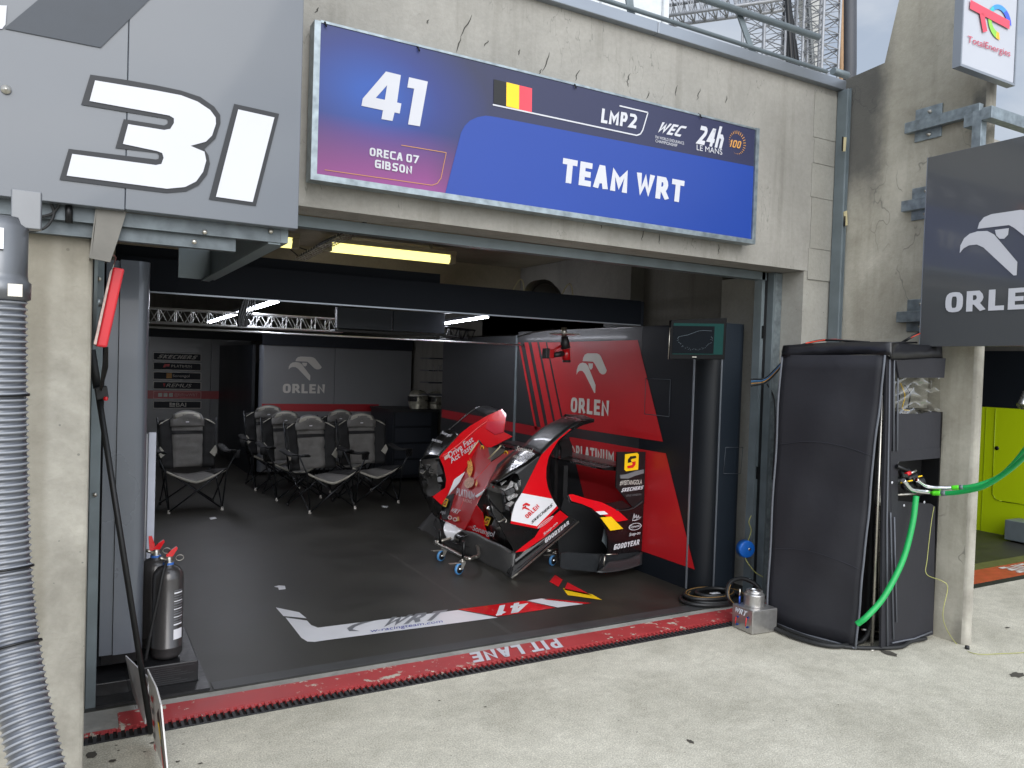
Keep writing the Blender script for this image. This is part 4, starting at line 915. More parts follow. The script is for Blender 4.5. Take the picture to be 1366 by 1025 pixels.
MB().obox(wz(702, 632)+V((-.06, -.032, 0)), (.035, 0, .0), (0, .065, 0), (0, 0, wz(0, 565).z-wz(0, 632).z)).build('battery', blackp, wg, .005)
MB().tube([wz(725, 452), wz(600, 470), wz(500, 500)], .006, 5).build('cable', rubber, wg)
# TV
tvb = mat('tv_casing', '#0b0c0e', .6, spec=.15)
tv = thing('timing_screen', 'flat timing screen showing a circuit outline on a stand in front of the corner column', 'screen')
a, b_, c_, d_ = at(895.5, 427.5, y=4.10), at(970, 424, y=3.97), at(967, 480, y=3.97), at(893, 479.5, y=4.10)
nrm = (b_-a).cross(d_-a).normalized(); nrm = nrm if nrm.dot(CAM-a) > 0 else -nrm
MB().prism([a, b_, c_, d_], -nrm*.04).build('housing', tvb, tv, .004)
q = Q(d_, c_, a, .002)
decal(q, [rect(.045, .95, .13, .93)], mat('screen_teal', '#123230', .6, spec=.08, emit='#1f4a46', es=.12), tv, 'screen')
decal(q, [rect(.04, .78, .15, .86)], mat('screen_dark', '#0b1015', .6, spec=.08), tv, 'screen_map', .002)
trk = [(.12, .52), (.14, .58), (.3, .63), (.5, .74), (.58, .75), (.73, .74)]
decal(q, strip(trk, .007), mat('track_line', '#59636a', .6, spec=.1), tv, 'track_outline', .004)
decal(q, [rect(x_, x_+.009, y_, y_+.011) for x_, y_ in [(.12+.62*random.random(), 0) for _ in range(0)] + [(.43+.3*math.cos(a_)+random.uniform(-.02, .02), .52+.27*math.sin(a_)*1.0+random.uniform(-.02, .02)) for a_ in [math.radians(185+5.5*k) for k in range(36)]]], mat('track_line', '#8b9499'), tv, 'track_outline', .004)
decal(q, [rect(.4, .48, .055, .07)], steel, tv, 'badge', .002)
m0 = at(930, 480, y=4.12)
MB().box(m0.x-.01, m0.x+.03, 4.10, 4.15, m0.z, m0.z+.12).build('wall_arm', blackm, tv)
MB().tube([d_+V((-.01, .0, .0)), a+V((-.01, 0, -.05))], .003, 5).build('side_cable', steel, tv)
# ================================================================== FLOOR PRINT
fp = thing('floor_sticker', 'white and red floor sticker reading WRT and 41 along the garage edge', 'floor sticker')
FZ = .0065
def fg(u, v, l=0): return at(u, v, z=FZ+l)
def fpoly(pts, m, name, p=fp, l=0): return MB().poly([fg(u, v, l) for u, v in pts]).build(name, m, p)
fpoly([(381, 824), (409.5, 828), (415, 834), (424, 837.5), (611, 814), (664, 824), (429, 855), (420, 856.5), (410, 856), (402, 851)], whiteb, 'white_band')
fpoly([(368, 810.5), (399, 817), (409, 825), (378, 822)], whiteb, 'white_corner')
fpoly([(610.5, 813), (700, 801.5), (741, 811), (664.5, 822.5)], redb, 'red_band')
fpoly([(703, 801.5), (722, 798.5), (778, 806), (744, 810.5)], whiteb, 'white_band'); 
fpoly([(724, 800), (734, 799), (789, 804.5), (780, 806)], redb, 'red_line')
text(Q(fg(704, 802.5), fg(657, 810), fg(708, 814.5), .002), '41', whiteb, fp, bold=.03, shear=.2)
gl = mat('sticker_grey', '#8c8f95', .3, .4)
text(Q(fg(505, 838), fg(594, 826), fg(512, 825), .002), 'WRT', gl, fp, bold=.03, shear=.35)
text(Q(fg(494, 845.5), fg(591, 832), fg(494, 840.5), .002), 'w-racingteam.com', mat('print_blue', '#2a3a9a', .4), fp)
b = MB(); pr_ = [(500, 828), (482, 830), (470, 834), (463, 838), (466, 842), (480, 842), (470, 839.5), (474, 836), (484, 832)]
b.poly([fg(u, v, .002) for u, v in pr_]); b.build('swoosh', gl, fp)
fs = thing('floor_sticker', 'small red and yellow arrow sticker on the black floor near the splitter', 'floor sticker')
fpoly([(740.5, 767), (750.5, 773.5), (745, 783), (733, 776)], redp, 'red_chip', fs); fpoly([(757, 777), (774, 786), (790, 795), (752.5, 787)], redp, 'red_chip', fs)
fpoly([(751, 785), (790, 793), (803, 800.5), (757, 794)], yellow, 'yellow_chip', fs)
for k, (pts, lab) in enumerate((([(366, 783), (372, 781.5), (380, 782), (381, 786), (372, 787), (371, 784)], 'white scrap of tape left of the large floor sticker'), ([(279, 691), (287, 690), (289, 692), (281, 693.5)], 'white scrap of paper in front of the left camping chair'), ([(509, 675), (518, 675.5), (516, 678), (510, 677)], 'white scrap beside the front right camping chair foot'))):
    tag(MB().prism([fg(u, v, .001) for u, v in pts], (0, 0, .002)).build('floor_scrap', whiteb), lab, 'litter')
seam = mat('floor_seam', '#3b3936', .5)
struct(MB().poly([fg(517, 738, -.001), fg(521, 738, -.001), fg(688, 847, -.001), fg(681, 848, -.001)]).build('floor_seam', seam))
struct(box('floor_edge_strip', mat('edge_strip_black', '#3a3b3c', .5, 0, .2, 10), None, .62, 4.1, 3.94, 4.035, .0045, .008))
# ================================================================== CAMPING CHAIRS
fab_g = mat('grey_chair_fabric', '#605f5d', .85, 0, .12, 18, .3, 90)
fab_b = mat('black_chair_fabric', '#101113', .8, 0, .12, 18, .2, 90)
fab_l = mat('pale_chair_fabric', '#96948b', .8, 0, .1, 18)
ctube = mat('chair_tube', '#2b2d30', .3, .7)
def chair_proto():
    t = thing('camping_chair', 'x', 'chair')
    def bk(s_, h_):   # backrest surface: s -1..1, h 0..1
        zz = .40+.56*h_; w_ = .27+.03*h_-.05*max(0, h_-.85)/.15
        return V((s_*w_, .22+.12*h_+.055*(1-s_*s_)*(.6+.4*math.sin(h_*9)*.2)+.009*math.sin(h_*31+s_*3)+.006*math.sin(h_*17-s_*9), zz - .05*s_*s_*(h_ > .9)))
    def panel(s0, s1, h0, h1, m, name, off=0, n=7, k=12):
        rows = []
        for i in range(k+1):
            h_ = h0+(h1-h0)*i/k
            rows.append([bk(s0+(s1-s0)*j/n, h_)+V((0, -off, 0)) for j in range(n+1)])
        return MB().grid(rows).build(name, m, t, solid=.012)
    panel(-.55, .55, 0, .8, fab_g, 'backrest'); panel(-1, -.55, -.02, .96, fab_b, 'side_panel', n=4); panel(.55, 1, -.02, .96, fab_b, 'side_panel', n=4)
    panel(-.55, .55, .62, .68, fab_b, 'black_band', .012)
    # pillow
    rows = []
    for i in range(9):
        h_ = .76+.27*i/8; rows.append([bk(-.60+1.2*j/8, min(h_, 1.02))+V((0, -.03*math.sin(PI*i/8)*math.sin(PI*(j+.5)/9)-.01, .02*math.sin(PI*j/8)*(i/8))) for j in range(9)])
    MB().grid(rows).build('head_pillow', fab_g, t, solid=.02)
    rows = [[bk(-.5+1.0*j/8, .93+.09*i/3)+V((0, -.035, .012*math.sin(PI*j/8)-.03*(1-abs(j-4)/4)*(i == 0))) for j in range(9)] for i in range(4)]
    MB().grid(rows).build('pillow_top', fab_l, t, solid=.01)
    MB().obox(bk(-.06, .84)+V((0, -.055, 0)), (.032, 0, 0), (0, .004, 0), (0, 0, .012)).build('tag', white, t)
    for s_ in (-1, 1):
        MB().poly([bk(s_*.98, .80)+V((0, -.012, 0)), bk(s_*.66, .95)+V((0, -.012, 0)), bk(s_*.98, .96)+V((0, -.014, 0))]).build('corner_patch', fab_l, t, solid=.006)
        MB().poly([bk(s_*1.0, .18)+V((0, -.014, 0)), bk(s_*.80, .26)+V((0, -.014, 0)), bk(s_*1.0, .40)+V((0, -.014, 0)), bk(s_*1.1, .3)+V((0, -.014, 0))]).build('corner_patch', fab_l, t, solid=.006)
    # seat
    rows = []
    for i in range(9):
        f_ = i/8; y_ = .24-.50*f_
        rows.append([V(((-1+2*j/10)*(.26+.03*f_), y_, .36+.07*f_-.12*(1-abs(-1+2*j/10)**1.3)*(.35+.65*f_))) for j in range(11)])
    MB().grid([r[:3] for r in rows]).build('seat_side', fab_b, t, solid=.012); MB().grid([r[8:] for r in rows]).build('seat_side', fab_b, t, solid=.012); MB().grid([r[2:9] for r in rows]).build('seat', fab_g, t, solid=.012)
    MB().grid([[p_+V((0, -.012, -.022)) for p_ in rows[-1]], [p_+V((0, -.014, .002)) for p_ in rows[-1]]]).build('seat_edge', fab_l, t, solid=.005)
    # tubes
    P = dict(fl=(-.29, -.26, .43), fr=(.29, -.26, .43), bl=(-.27, .24, .40), br=(.27, .24, .40), gfl=(-.26, -.27, .02), gfr=(.26, -.27, .02), gbl=(-.27, .27, .02), gbr=(.27, .27, .02))
    P = {k: V(v) for k, v in P.items()}
    for a, c in (('fl', 'gfr'), ('fr', 'gfl'), ('bl', 'gbr'), ('br', 'gbl'), ('fl', 'gbl'), ('bl', 'gfl'), ('fr', 'gbr'), ('br', 'gfr')):
        o = V((0, .012 if a in ('fl', 'bl') else -.012, 0))
        tube('leg', ctube, t, [P[a]+o, P[c]+o], .0085, 6)
    for s_ in (-1, 1):
        tube('back_post', ctube, t, [V((s_*.275, .25, .40)), V((s_*.305, .35, .92))], .009, 6)
        tube('arm_post', ctube, t, [V((s_*.26, -.27, .03)), V((s_*.30, -.265, .42)), V((s_*.39, -.28, .60))], .0085, 6)
        rows = [[V((s_*(.30+.085*i/3), .26-.60*j/8, .615+.02*math.sin(PI*i/3)-.03*math.sin(PI*j/8))) for j in range(9)] for i in range(4)]
        MB().grid(rows).build('armrest', fab_b, t, solid=.014)
        MB().lathe((s_*.405, -.20, .53), [(.0, 0), (.036, 0), (.042, .085), (.038, .086)], 12).build('cup_holder', fab_b, t)
    for k in ('gfl', 'gfr', 'gbl', 'gbr'):
        MB().lathe(P[k]+V((0, 0, -.02)), [(0, 0), (.016, 0), (.014, .02), (.01, .035), (0, .035)], 10).build('foot', cream if k[1] == 'f' else blackp, t)
    return t
def dup(o, parent=None):
    c = o.copy(); COL.objects.link(c); c.parent = parent
    for ch in o.children: dup(ch, c)
    return c
CH = [(1.12, 8.86, .05, 'lone grey camping chair under the column of sponsor plates'), (2.40, 8.42, .18, 'frontmost grey camping chair of the middle row of three'),
      (2.28, 9.25, .05, 'second grey camping chair in the row of three, between two others'), (2.22, 10.0, .0, 'rearmost camping chair of the row of three by the eagle panel'),
      (3.02, 8.66, .0, 'front grey camping chair of the right pair near the cabinet'), (3.02, 9.55, -.05, 'camping chair hidden behind the front one of the right pair')]
c0 = chair_proto()
for i, (x, y, r_, lab) in enumerate(CH):
    o = c0 if i == 0 else dup(c0)
    o.scale = (1+.02*math.sin(i*2.3), 1, 1+.015*math.cos(i*1.9))
    o.location = (x, y, .004); o.rotation_euler = (0, 0, r_); o['label'] = lab; o['category'] = 'chair'; o['group'] = 'camping chairs at the back of the garage'
tg = mat('pink_tag', '#c9a9b4', .5)
# ================================================================== FRONT BODYWORK ON ITS TROLLEY
cf = thing('front_bodywork', 'red, white and black race car nose section tilted up on a small trolley', 'car bodywork')
def P3(t_): return at(t_[0], t_[1], y=t_[2])
class Plane:
    def __init__(s, a, b, c):
        s.o = at(a[0], a[1], y=a[2]); s.n = (at(b[0], b[1], y=b[2])-s.o).cross(at(c[0], c[1], y=c[2])-s.o).normalized()
    def at(s, u, v):
        d = at(u, v, y=1.)-CAM; return CAM+d*((s.o-CAM).dot(s.n)/d.dot(s.n))
PF = Plane((586, 610, 6.70), (669.5, 546, 6.60), (597, 660, 6.46))
PN = Plane((641, 591.5, 6.50), (695, 598, 5.70), (600, 695, 6.26))
PB = Plane((640, 672, 5.82), (687, 737, 5.17), (651, 650, 5.60))
def bpn(pts, m, name, l=0., solid=.008, yy=None, p=None):
    "bodywork skin through listed points (u, v, depth); l lifts it towards the viewer side"
    vs = []
    for t_ in pts:
        y_ = t_[2] if len(t_) > 2 else yy
        q_ = yy.at(t_[0], t_[1]) if isinstance(yy, Plane) else at(t_[0], t_[1], y=y_); vs.append(q_+(CAM-q_).normalized()*l)
    return MB().poly(vs).build(name, m, p or cf, solid=solid)
def loft(a, b_, m, name, n=6, bulge=0., p=None, solid=.008, k=4, bdir=None):
    "smooth skin between two curves"
    A_ = spline([P3(t_) for t_ in a], k); B_ = spline([P3(t_) for t_ in b_], k); rows = []
    for j in range(n+1):
        f_ = j/n; rows.append([A_[i].lerp(B_[i], f_)+(bdir or V((0, 0, 1)))*bulge*math.sin(PI*f_) for i in range(len(A_))])
    return MB().grid(rows).build(name, m, p or cf, solid=solid)
NY, NI = 5.16, 5.52
top_o = [(663, 644, NY), (684, 630.5, NY), (705, 620, NY), (722, 607, NY)]
top_i = [(652, 647, NI), (663, 628, NI), (679, 611, NI), (697, 596.5, NI)]
loft(top_o, top_i, gloss, 'fender_top', bulge=.02, bdir=V((-.5, 0, .85)))
loft([(722, 607, NY), (738, 591, NY), (760, 572.5, NY), (775, 563.5, NY)], [(697, 596.5, NI), (711, 582, NI), (729, 568, NI), (749, 558.5, NI)], carbond, 'fender_top', bulge=.015)
loft([(760, 573, NY), (772, 566, NY), (792, 562, NY)], [(748, 559, NI), (754, 555, NI), (775, 554, NI)], gloss, 'rear_lip', bulge=.01)
bpn([(750, 556.5, NI), (754, 552.6, NI), (775, 554, NI-.1), (793, 559.5, NY), (792, 564, NY), (774, 560, NY+.1), (756, 559, NI)], carbond, 'rear_lip')
# side skins (outer face)
def side(pts, m, name, l=0., solid=.008): return bpn(pts, m, name, l, solid, NY)
side([(663, 644), (684, 630.5), (705, 620), (722, 607), (720, 610), (696, 658), (695, 641), (690, 632), (683, 631)], carbon, 'fender_side')
side([(722, 607), (738, 591), (760, 572.5), (764, 571), (752, 581), (745, 587), (738, 598), (731.5, 610), (728.5, 624), (728.2, 638), (730.5, 651), (736.6, 665.6), (696, 658)], redb, 'fender_side')
side([(760, 572.5), (775, 563.5), (792, 561.5), (791, 563.5), (777, 567.5), (764, 574)], gloss, 'fender_side')
side([(696, 658), (736.6, 665.6), (742.5, 675), (716, 702), (681.5, 695), (683, 686), (687, 672.6)], whiteb, 'fender_side')
side([(681.5, 695), (716, 702), (742.5, 675), (744.3, 677.8), (717, 705.5), (681, 698.5)], redb, 'fender_side')
side([(681, 698.5), (717, 705.5), (744.3, 677.8), (746.7, 681), (722, 702), (713, 716.7), (698, 728), (687, 737), (676, 718), (665, 697)], gloss, 'fender_side')
side([(746.7, 681), (757.9, 689.7), (725, 718), (700, 735), (687, 737), (698, 728), (713, 716.7), (722, 702)], redb, 'fender_side')
bpn([(757.9, 689.7, NY), (771.7, 695, NY-.06), (690, 765, NY-.08), (682, 771, NY-.06), (676, 764, NY), (687, 748, NY), (690, 736, NY), (700, 735, NY), (725, 718, NY)], gloss, 'sill')
bpn([(765, 696, NY-.05), (768, 697, NY-.07), (690, 760, NY-.09), (685, 763, NY-.08)], carbon, 'sill_edge', .012, .006)
bpn([(752, 700, NY-.02), (755, 701, NY-.04), (688, 750, NY-.04), (687, 747, NY-.03)], carbon, 'sill_edge', .012, .006)
bpn([(771.7, 695, NY-.06), (772.5, 696.5, NY-.06), (690, 767, NY-.08), (683, 772, NY-.06), (682, 770.5, NY-.06), (690, 764.5, NY-.08)], steel, 'sill_lip', .02, .004)
# wheel arch inner
loft([(764, 574, NY+.01), (745, 587, NY+.01), (731.5, 610, NY+.01), (728.2, 638, NY+.01), (736.6, 665.6, NY+.01), (757, 689, NY+.01)], [(764, 574, 5.6), (745, 590, 5.6), (735, 610, 5.6), (733, 638, 5.6), (740, 665.6, 5.6), (757, 689, 5.6)], carbond, 'wheel_arch')
# headlights
def headlight(out, lam, nm_label=None):
    o = bpn(out, mat('headlight_well', '#0c0d0f', .3, coat=.4), 'headlight', -.03, .0)
    for pts, m in lam: 
        b = MB(); vs = [at(u, v, y=y_) for u, v, y_ in pts]; b.prism([q_+(CAM-q_).normalized()*.004 for q_ in vs], (.0, .02, 0)); b.build('reflector', m, o)
    return o
hl_m = mat('reflector_chrome', '#eceded', .25, .5, .3, 60); hl_d = mat('reflector_dark', '#77787a', .3, .5, .3, 50)
def kk(lst, y0, y1): # crop coordinates to survey ones
    return [(640+a_*.1171, 600+b_*.1171, y0+(y1-y0)*(1-min(1, max(0, (a_-100)/380)))) for a_, b_ in lst]
out = kk([(180, 365), (300, 310), (370, 272), (430, 277), (470, 350), (480, 440), (475, 500), (400, 620), (365, 740), (350, 832), (210, 832), (150, 720), (105, 560), (92, 450), (130, 370)], 5.16, 5.46)
lamp = headlight(out, [(kk([(245, 385), (330, 340), (385, 370), (380, 420), (285, 470), (250, 450)], 5.17, 5.4), hl_m), (kk([(290, 480), (390, 440), (400, 480), (320, 530)], 5.17, 5.4), hl_d),
    (kk([(310, 540), (400, 500), (405, 540), (335, 585)], 5.17, 5.4), hl_m), (kk([(400, 380), (420, 380), (440, 450), (425, 465), (405, 430)], 5.17, 5.4), hl_m), (kk([(415, 510), (430, 505), (430, 530), (415, 545)], 5.17, 5.4), hl_m),
    (kk([(300, 630), (370, 590), (395, 600), (350, 650)], 5.17, 5.4), hl_m), (kk([(250, 460), (280, 485), (300, 600), (270, 600), (245, 520)], 5.17, 5.4), hl_d),
    (kk([(170, 575), (230, 590), (260, 680), (240, 710), (150, 680), (140, 650)], 5.2, 5.45), hl_m), (kk([(90, 670), (120, 640), (140, 690), (90, 685)], 5.2, 5.45), hl_m), (kk([(150, 420), (170, 420), (225, 520), (230, 570), (200, 560), (170, 470)], 5.2, 5.42), redd), (kk([(185, 400), (215, 390), (215, 470), (190, 430)], 5.2, 5.42), hl_m),
    (kk([(270, 280+370), (330, 640), (340, 700), (300, 680)], 5.17, 5.4), hl_d), (kk([(250, 500), (262, 500), (300, 700), (290, 710)], 5.15, 5.35), blackp)])
gm = bpy.data.materials.new('clear_cover'); gm.use_nodes = True; nt = gm.node_tree; b_ = nt.nodes['Principled BSDF']; nt.nodes.remove(b_)
tr_ = nt.nodes.new('ShaderNodeBsdfTransparent'); gl_ = nt.nodes.new('ShaderNodeBsdfGlossy'); gl_.inputs['Roughness'].default_value = .04; mxs = nt.nodes.new('ShaderNodeMixShader')
fr_ = nt.nodes.new('ShaderNodeFresnel'); fr_.inputs[0].default_value = 1.5
nt.links.new(fr_.outputs[0], mxs.inputs[0]); nt.links.new(tr_.outputs[0], mxs.inputs[1]); nt.links.new(gl_.outputs[0], mxs.inputs[2]); nt.links.new(mxs.outputs[0], nt.nodes['Material Output'].inputs[0])
def cover(out_, p, cpt):
    vs = [at(u, v, y=y_) for u, v, y_ in out_]; cc_ = sum(vs, V())/len(vs); cc_ = cc_+(CAM-cc_).normalized()*cpt
    b = MB(); n = len(vs); rows = []
    for k in range(5):
        f_ = k/4; rows.append([v_.lerp(cc_, f_)+(CAM-cc_).normalized()*cpt*.9*math.sin(PI*f_/2)*(1-f_) for v_ in vs])
    b.grid(rows, True).build('clear_cover', gm, p)
cover(out, lamp, .06)
loft([(651.3, 650, 5.46), (651.7, 665.6, 5.45), (657.6, 684.3, 5.36), (664.6, 697.5, 5.25)], [(650.3, 650, 5.47), (650.4, 666, 5.47), (656, 685, 5.38), (663.6, 699, 5.27)], gloss, 'headlight_rim')
# bumper with wordmark
bpn([(636, 674.6, 5.80), (643.7, 660, 5.85), (651, 650, 5.55), (651.7, 665.6, 5.48), (657.6, 684.3, 5.38), (664.6, 697, 5.26), (676, 718, 5.20), (687, 737, 5.17), (667, 727.5, 5.35), (653, 721, 5.60), (646, 701, 5.68), (644, 684.6, 5.74)], gloss, 'bumper', yy=PB)
bpn([(643.7, 660, 5.87), (664, 620, 5.75), (690, 598, 5.7), (690, 610, 5.56), (664, 640, 5.56), (650, 662, 5.6)], carbond, 'channel')
# nose
ns = [(641, 591.5, 6.5), (652.6, 599, 6.35), (682, 601.7, 5.85), (695, 598, 5.7), (668, 625, 5.72), (643.7, 660, 5.85), (636, 674.6, 5.82), (629, 690, 5.95), (619, 707, 6.08), (595, 696.5, 6.28), (586.3, 691.6, 6.42), (597, 660, 6.48), (619, 629.5, 6.5)]
bpn(ns, redd, 'nose_skin', yy=PN)
bpn([(636, 674.6, 5.82), (644, 684.6, 5.74), (646, 701, 5.68), (653, 721, 5.60), (641, 717, 5.75), (629.6, 711.5, 5.92), (619, 707, 6.08), (629, 690, 5.95)], redb, 'nose_side', yy=Plane((636, 674.6, 5.80), (653, 721, 5.62), (619, 707, 6.04)))
loft([(595, 696.3, 6.2), (607, 701.5, 6.1), (618.5, 706.5, 5.98)], [(596.5, 718, 6.08), (602, 721, 6.04), (608, 718.5, 6.0)], whiteb, 'nose_tip', bulge=.03, bdir=V((-1, 0, .2)))
loft([(618.5, 706.5, 5.99), (629.6, 711.5, 5.85)], [(606, 720, 6.0), (613, 725.6, 5.9)], gloss, 'nose_tip', bulge=.03, bdir=V((-1, 0, .2)))
loft([(586.3, 691.6, 6.42), (595, 696.3, 6.28)], [(590, 706, 6.42), (595.5, 714, 6.25)], gloss, 'nose_tip')
# deck creases
for pts in ([(611, 686, 6.2), (628, 650, 6.15), (655, 617, 6.1)], [(629, 690, 5.93), (645, 655, 5.88), (666, 625, 5.75)]):
    tube('crease', redb, cf, [q_+(CAM-q_).normalized()*.002 for q_ in spline([PN.at(t_[0], t_[1]) for t_ in pts])], .006, 6)
bpn([(651.5, 597, 6.3), (676, 600, 5.95), (666, 609, 6.05), (655, 616, 6.15)], mat('service_hatch', '#4a4640', .3), 'hatch', .015, yy=PN)
for pts in ([(628, 609, 6.35), (641, 590.5, 6.45), (647, 598, 6.4)], [(654, 615.5, 6.1), (672, 596.5, 6.0), (679, 605, 5.9)]):
    tube('aerial', mat('pale_rod', '#d6c9a0', .4), cf, [P3(t_)+V((-.02, 0, .02)) for t_ in pts[:2]], .006, 6); tube('aerial', blackm, cf, [P3(t_)+V((-.02, 0, .02)) for t_ in pts[1:]], .008, 6)
    c = P3(pts[2]); MB().tube([c+V((-.03, .03*math.cos(a_), .02*math.sin(a_))) for a_ in [k*.6 for k in range(11)]], .006, 5).build('latch_ring', yellow, cf)
# left fender
bpn([(586, 610, 6.70), (613, 579.7, 6.68), (628, 568, 6.66), (650, 555, 6.62), (663, 549, 6.60), (669.5, 546, 6.60), (675.3, 552.7, 6.56), (672.4, 576.8, 6.50), (684, 582.7, 6.25), (652.6, 598.5, 6.42), (641, 592, 6.52), (619, 629.5, 6.52), (597, 660, 6.50), (589, 674, 6.5), (577, 663, 6.68), (594, 651, 6.62), (595.5, 640, 6.63), (592, 624, 6.66)], redb, 'fender_side', yy=PF)
tube('crease', redb, cf, [q_+(CAM-q_).normalized()*.004 for q_ in spline([PF.at(t_[0], t_[1]) for t_ in ((588, 611, 6.67), (612, 593, 6.64), (635, 573, 6.62), (652, 560, 6.6))])], .009, 6)
bpn([(650, 563, 6.58), (672, 562, 6.53), (672, 577, 6.5), (660, 580, 6.5), (648, 572, 6.55)], mat('faded_red_bodywork', '#c8283c', .2, coat=.8), 'side_patch', .012, yy=PF)
bpn([(606, 640, 6.45), (620.5, 629.5, 6.47), (613, 644, 6.4), (597.5, 661.5, 6.42)], whiteb, 'white_flash', .02, yy=PF)
loft([(562.3, 613, 7.04), (573.6, 593, 7.04), (590.5, 577.5, 7.04), (598.5, 573.5, 7.04)], [(586, 611, 6.72), (592, 602, 6.72), (603, 590, 6.70), (612, 580, 6.70)], mat('gloss_black_bodywork', '#0b0b0c'), 'fender_top', bulge=.02, bdir=V((-.5, 0, .85)))
tube('arch_hoop', gloss, cf, spline([P3(t_) for t_ in ((599, 573.5, 7.04), (612, 562.5, 7.04), (625, 551.5, 7.04), (634, 545.5, 7.02), (641, 543, 7.0), (652, 542.5, 6.9), (664, 547, 6.68))]), .009, 8)
loft([(634, 545.5, 7.02), (641, 542.5, 7.0), (652, 542, 6.9), (664, 546.5, 6.68)], [(650, 555, 6.68), (656, 551, 6.65), (661, 549.5, 6.62), (665, 548, 6.62)], carbond, 'rear_lip')
def k3(lst): return [(540+a_*.1463, 530+b_*.1463, 6.64+(7.02-6.64)*min(1, max(0, (360-a_)/220))) for a_, b_ in lst]
out2 = k3([(150, 570), (260, 556), (315, 548), (350, 640), (368, 740), (368, 830), (320, 880), (255, 913), (205, 900), (165, 810), (137, 690), (140, 620)])
lamp2 = headlight(out2, [(k3([(240, 590), (300, 570), (335, 650), (350, 700), (300, 710), (260, 650)]), hl_d), (k3([(285, 740), (330, 730), (345, 770), (310, 775)]), white), (k3([(270, 660), (300, 665), (300, 720), (280, 730)]), hl_m), (k3([(150, 605), (190, 600), (185, 625), (155, 625)]), hl_d), (k3([(300, 790), (335, 800), (320, 850), (270, 860)]), hl_d)])
cover(out2, lamp2, .07)
loft([(562, 613, 7.04), (560, 630, 7.05), (563.5, 648, 7.05), (569.5, 662, 7.02)], [(561, 613, 7.05), (558.3, 630, 7.07), (561, 650, 7.07), (568, 666, 7.04)], gloss, 'headlight_rim')
bpn([(568, 662, 7.02), (577, 664, 6.75), (589, 674, 6.5), (586.3, 692, 6.44), (581, 690, 6.6), (574, 680, 6.9)], gloss, 'bumper')
bpn([(596.3, 661.7, 6.4), (606.6, 658.7, 6.36), (603, 672, 6.33), (597, 694, 6.26), (590, 693, 6.35), (588, 684, 6.42)], black, 'black_flash', .016, yy=PN)
# splitter
loft([(555, 708, 7.07), (572, 716, 6.8), (600, 731, 6.25), (634, 745, 5.75), (646, 754, 5.6), (669, 765.5, 5.32), (682, 771, 5.12)], [(579, 682, 7.0), (584, 690, 6.7), (606, 705, 6.15), (631, 710, 5.78), (650, 719, 5.58), (668, 727, 5.33), (688, 738, 5.17)], mat('matt_carbon', '#4c4c4c', .38, .1, .12, 40), 'splitter', solid=.014)
tube('splitter_ridge', carbon, cf, spline([q_+(CAM-q_).normalized()*.01 for q_ in [P3(t_) for t_ in ((581, 692, 6.7), (580, 705, 6.65), (600, 722, 6.2), (622, 729, 5.9), (646, 734, 5.65), (656, 743, 5.5), (670, 744, 5.32), (686, 735, 5.18))]]), .006, 6)
bpn([(554.5, 707.5, 7.08), (572, 716, 6.8), (580, 711, 6.75), (578, 708, 6.8), (571, 711, 6.85), (557, 704, 7.07)], gloss, 'splitter_fence', .02)
# graphics
def bq(bl, br, tl_, y0, y1=None, l=.008):
    y1 = y0 if y1 is None else y1
    if isinstance(y0, Plane): return Q(y0.at(*bl), y0.at(*br), y0.at(*tl_), l)
    a_, c_, d_ = at(*bl, y=y0), at(*br, y=y1), at(*tl_, y=y0); return Q(a_, c_, d_, l)
text(bq((703, 692), (719.5, 676.5), (699, 688), NY), 'ORLEN', redp, cf, bold=.03)
decal(bq((698, 686), (711, 678), (692, 676), NY), [norm(p, 145, 370, 134, 262) for p in EAGLE[:2]], redp, cf)
decal(bq((698, 686), (711, 678), (692, 676), NY), [norm(EAGLE[2], 145, 370, 134, 262)], black, cf)
text(bq((708.5, 699), (737, 674.5), (707.5, 695.5), NY), 'SKECHERS', black, cf, bold=.03, shear=.2)
oq = bq((717, 706.5), (738, 690.5), (715.5, 702.5), NY, l=.01)
decal(oq, [[(.5+.5*math.cos(a_)*s_, .5+.55*math.sin(a_)) for a_, s_ in [(2*PI*k/18, 1) for k in range(18)]]], white, cf); decal(oq, [[(.5+.45*math.cos(2*PI*k/18), .5+.42*math.sin(2*PI*k/18)) for k in range(18)]], redp, cf, h=.002)
text(oq.sub(.1, .9, .2, .8, .004), 'Dynamic', white, cf, bold=.02, shear=.2)
text(bq((725, 715), (743.5, 699), (723.5, 711.5), NY, l=.01), 'Snap-on', white, cf, bold=.03, shear=.2)
text(bq((724.5, 724), (757.5, 697.5), (723, 719.5), NY-.06, l=.03), 'GOODYEAR', white, cf, bold=.035, shear=.2)
PNS = Plane((636, 674.6, 5.80), (653, 721, 5.62), (619, 707, 6.04))
def nearest(u, v): return min((PB.at(u, v), PNS.at(u, v)), key=lambda p_: (p_-CAM).length)
text(Q(nearest(633, 709), nearest(661, 718), nearest(635.5, 700), .025), 'Sonangol', white, cf, bold=.025)
s_badge(Q(PB.at(647, 699), PB.at(654, 701.5), PB.at(651, 688), .02), cf)
s_badge(bq((593.5, 677), (598.5, 679), (597, 666.5), PN, l=.03), cf)
text(bq((588, 687), (597, 690), (589, 681), PN, l=.03), 'nangol', white, cf)
text(bq((611, 662), (635, 668.5), (612, 652.5), PN, l=.02), 'PLATINUM', white, cf, bold=.02)
text(bq((620, 670.5), (631.5, 673.5), (620.5, 666.5), PN, l=.02), 'RACING', mat('pale_print', '#d0b0a8', .5), cf)
text(bq((602.5, 684), (615, 688), (605, 678.5), PN, l=.02), 'WRT', white, cf, bold=.03, shear=.3)
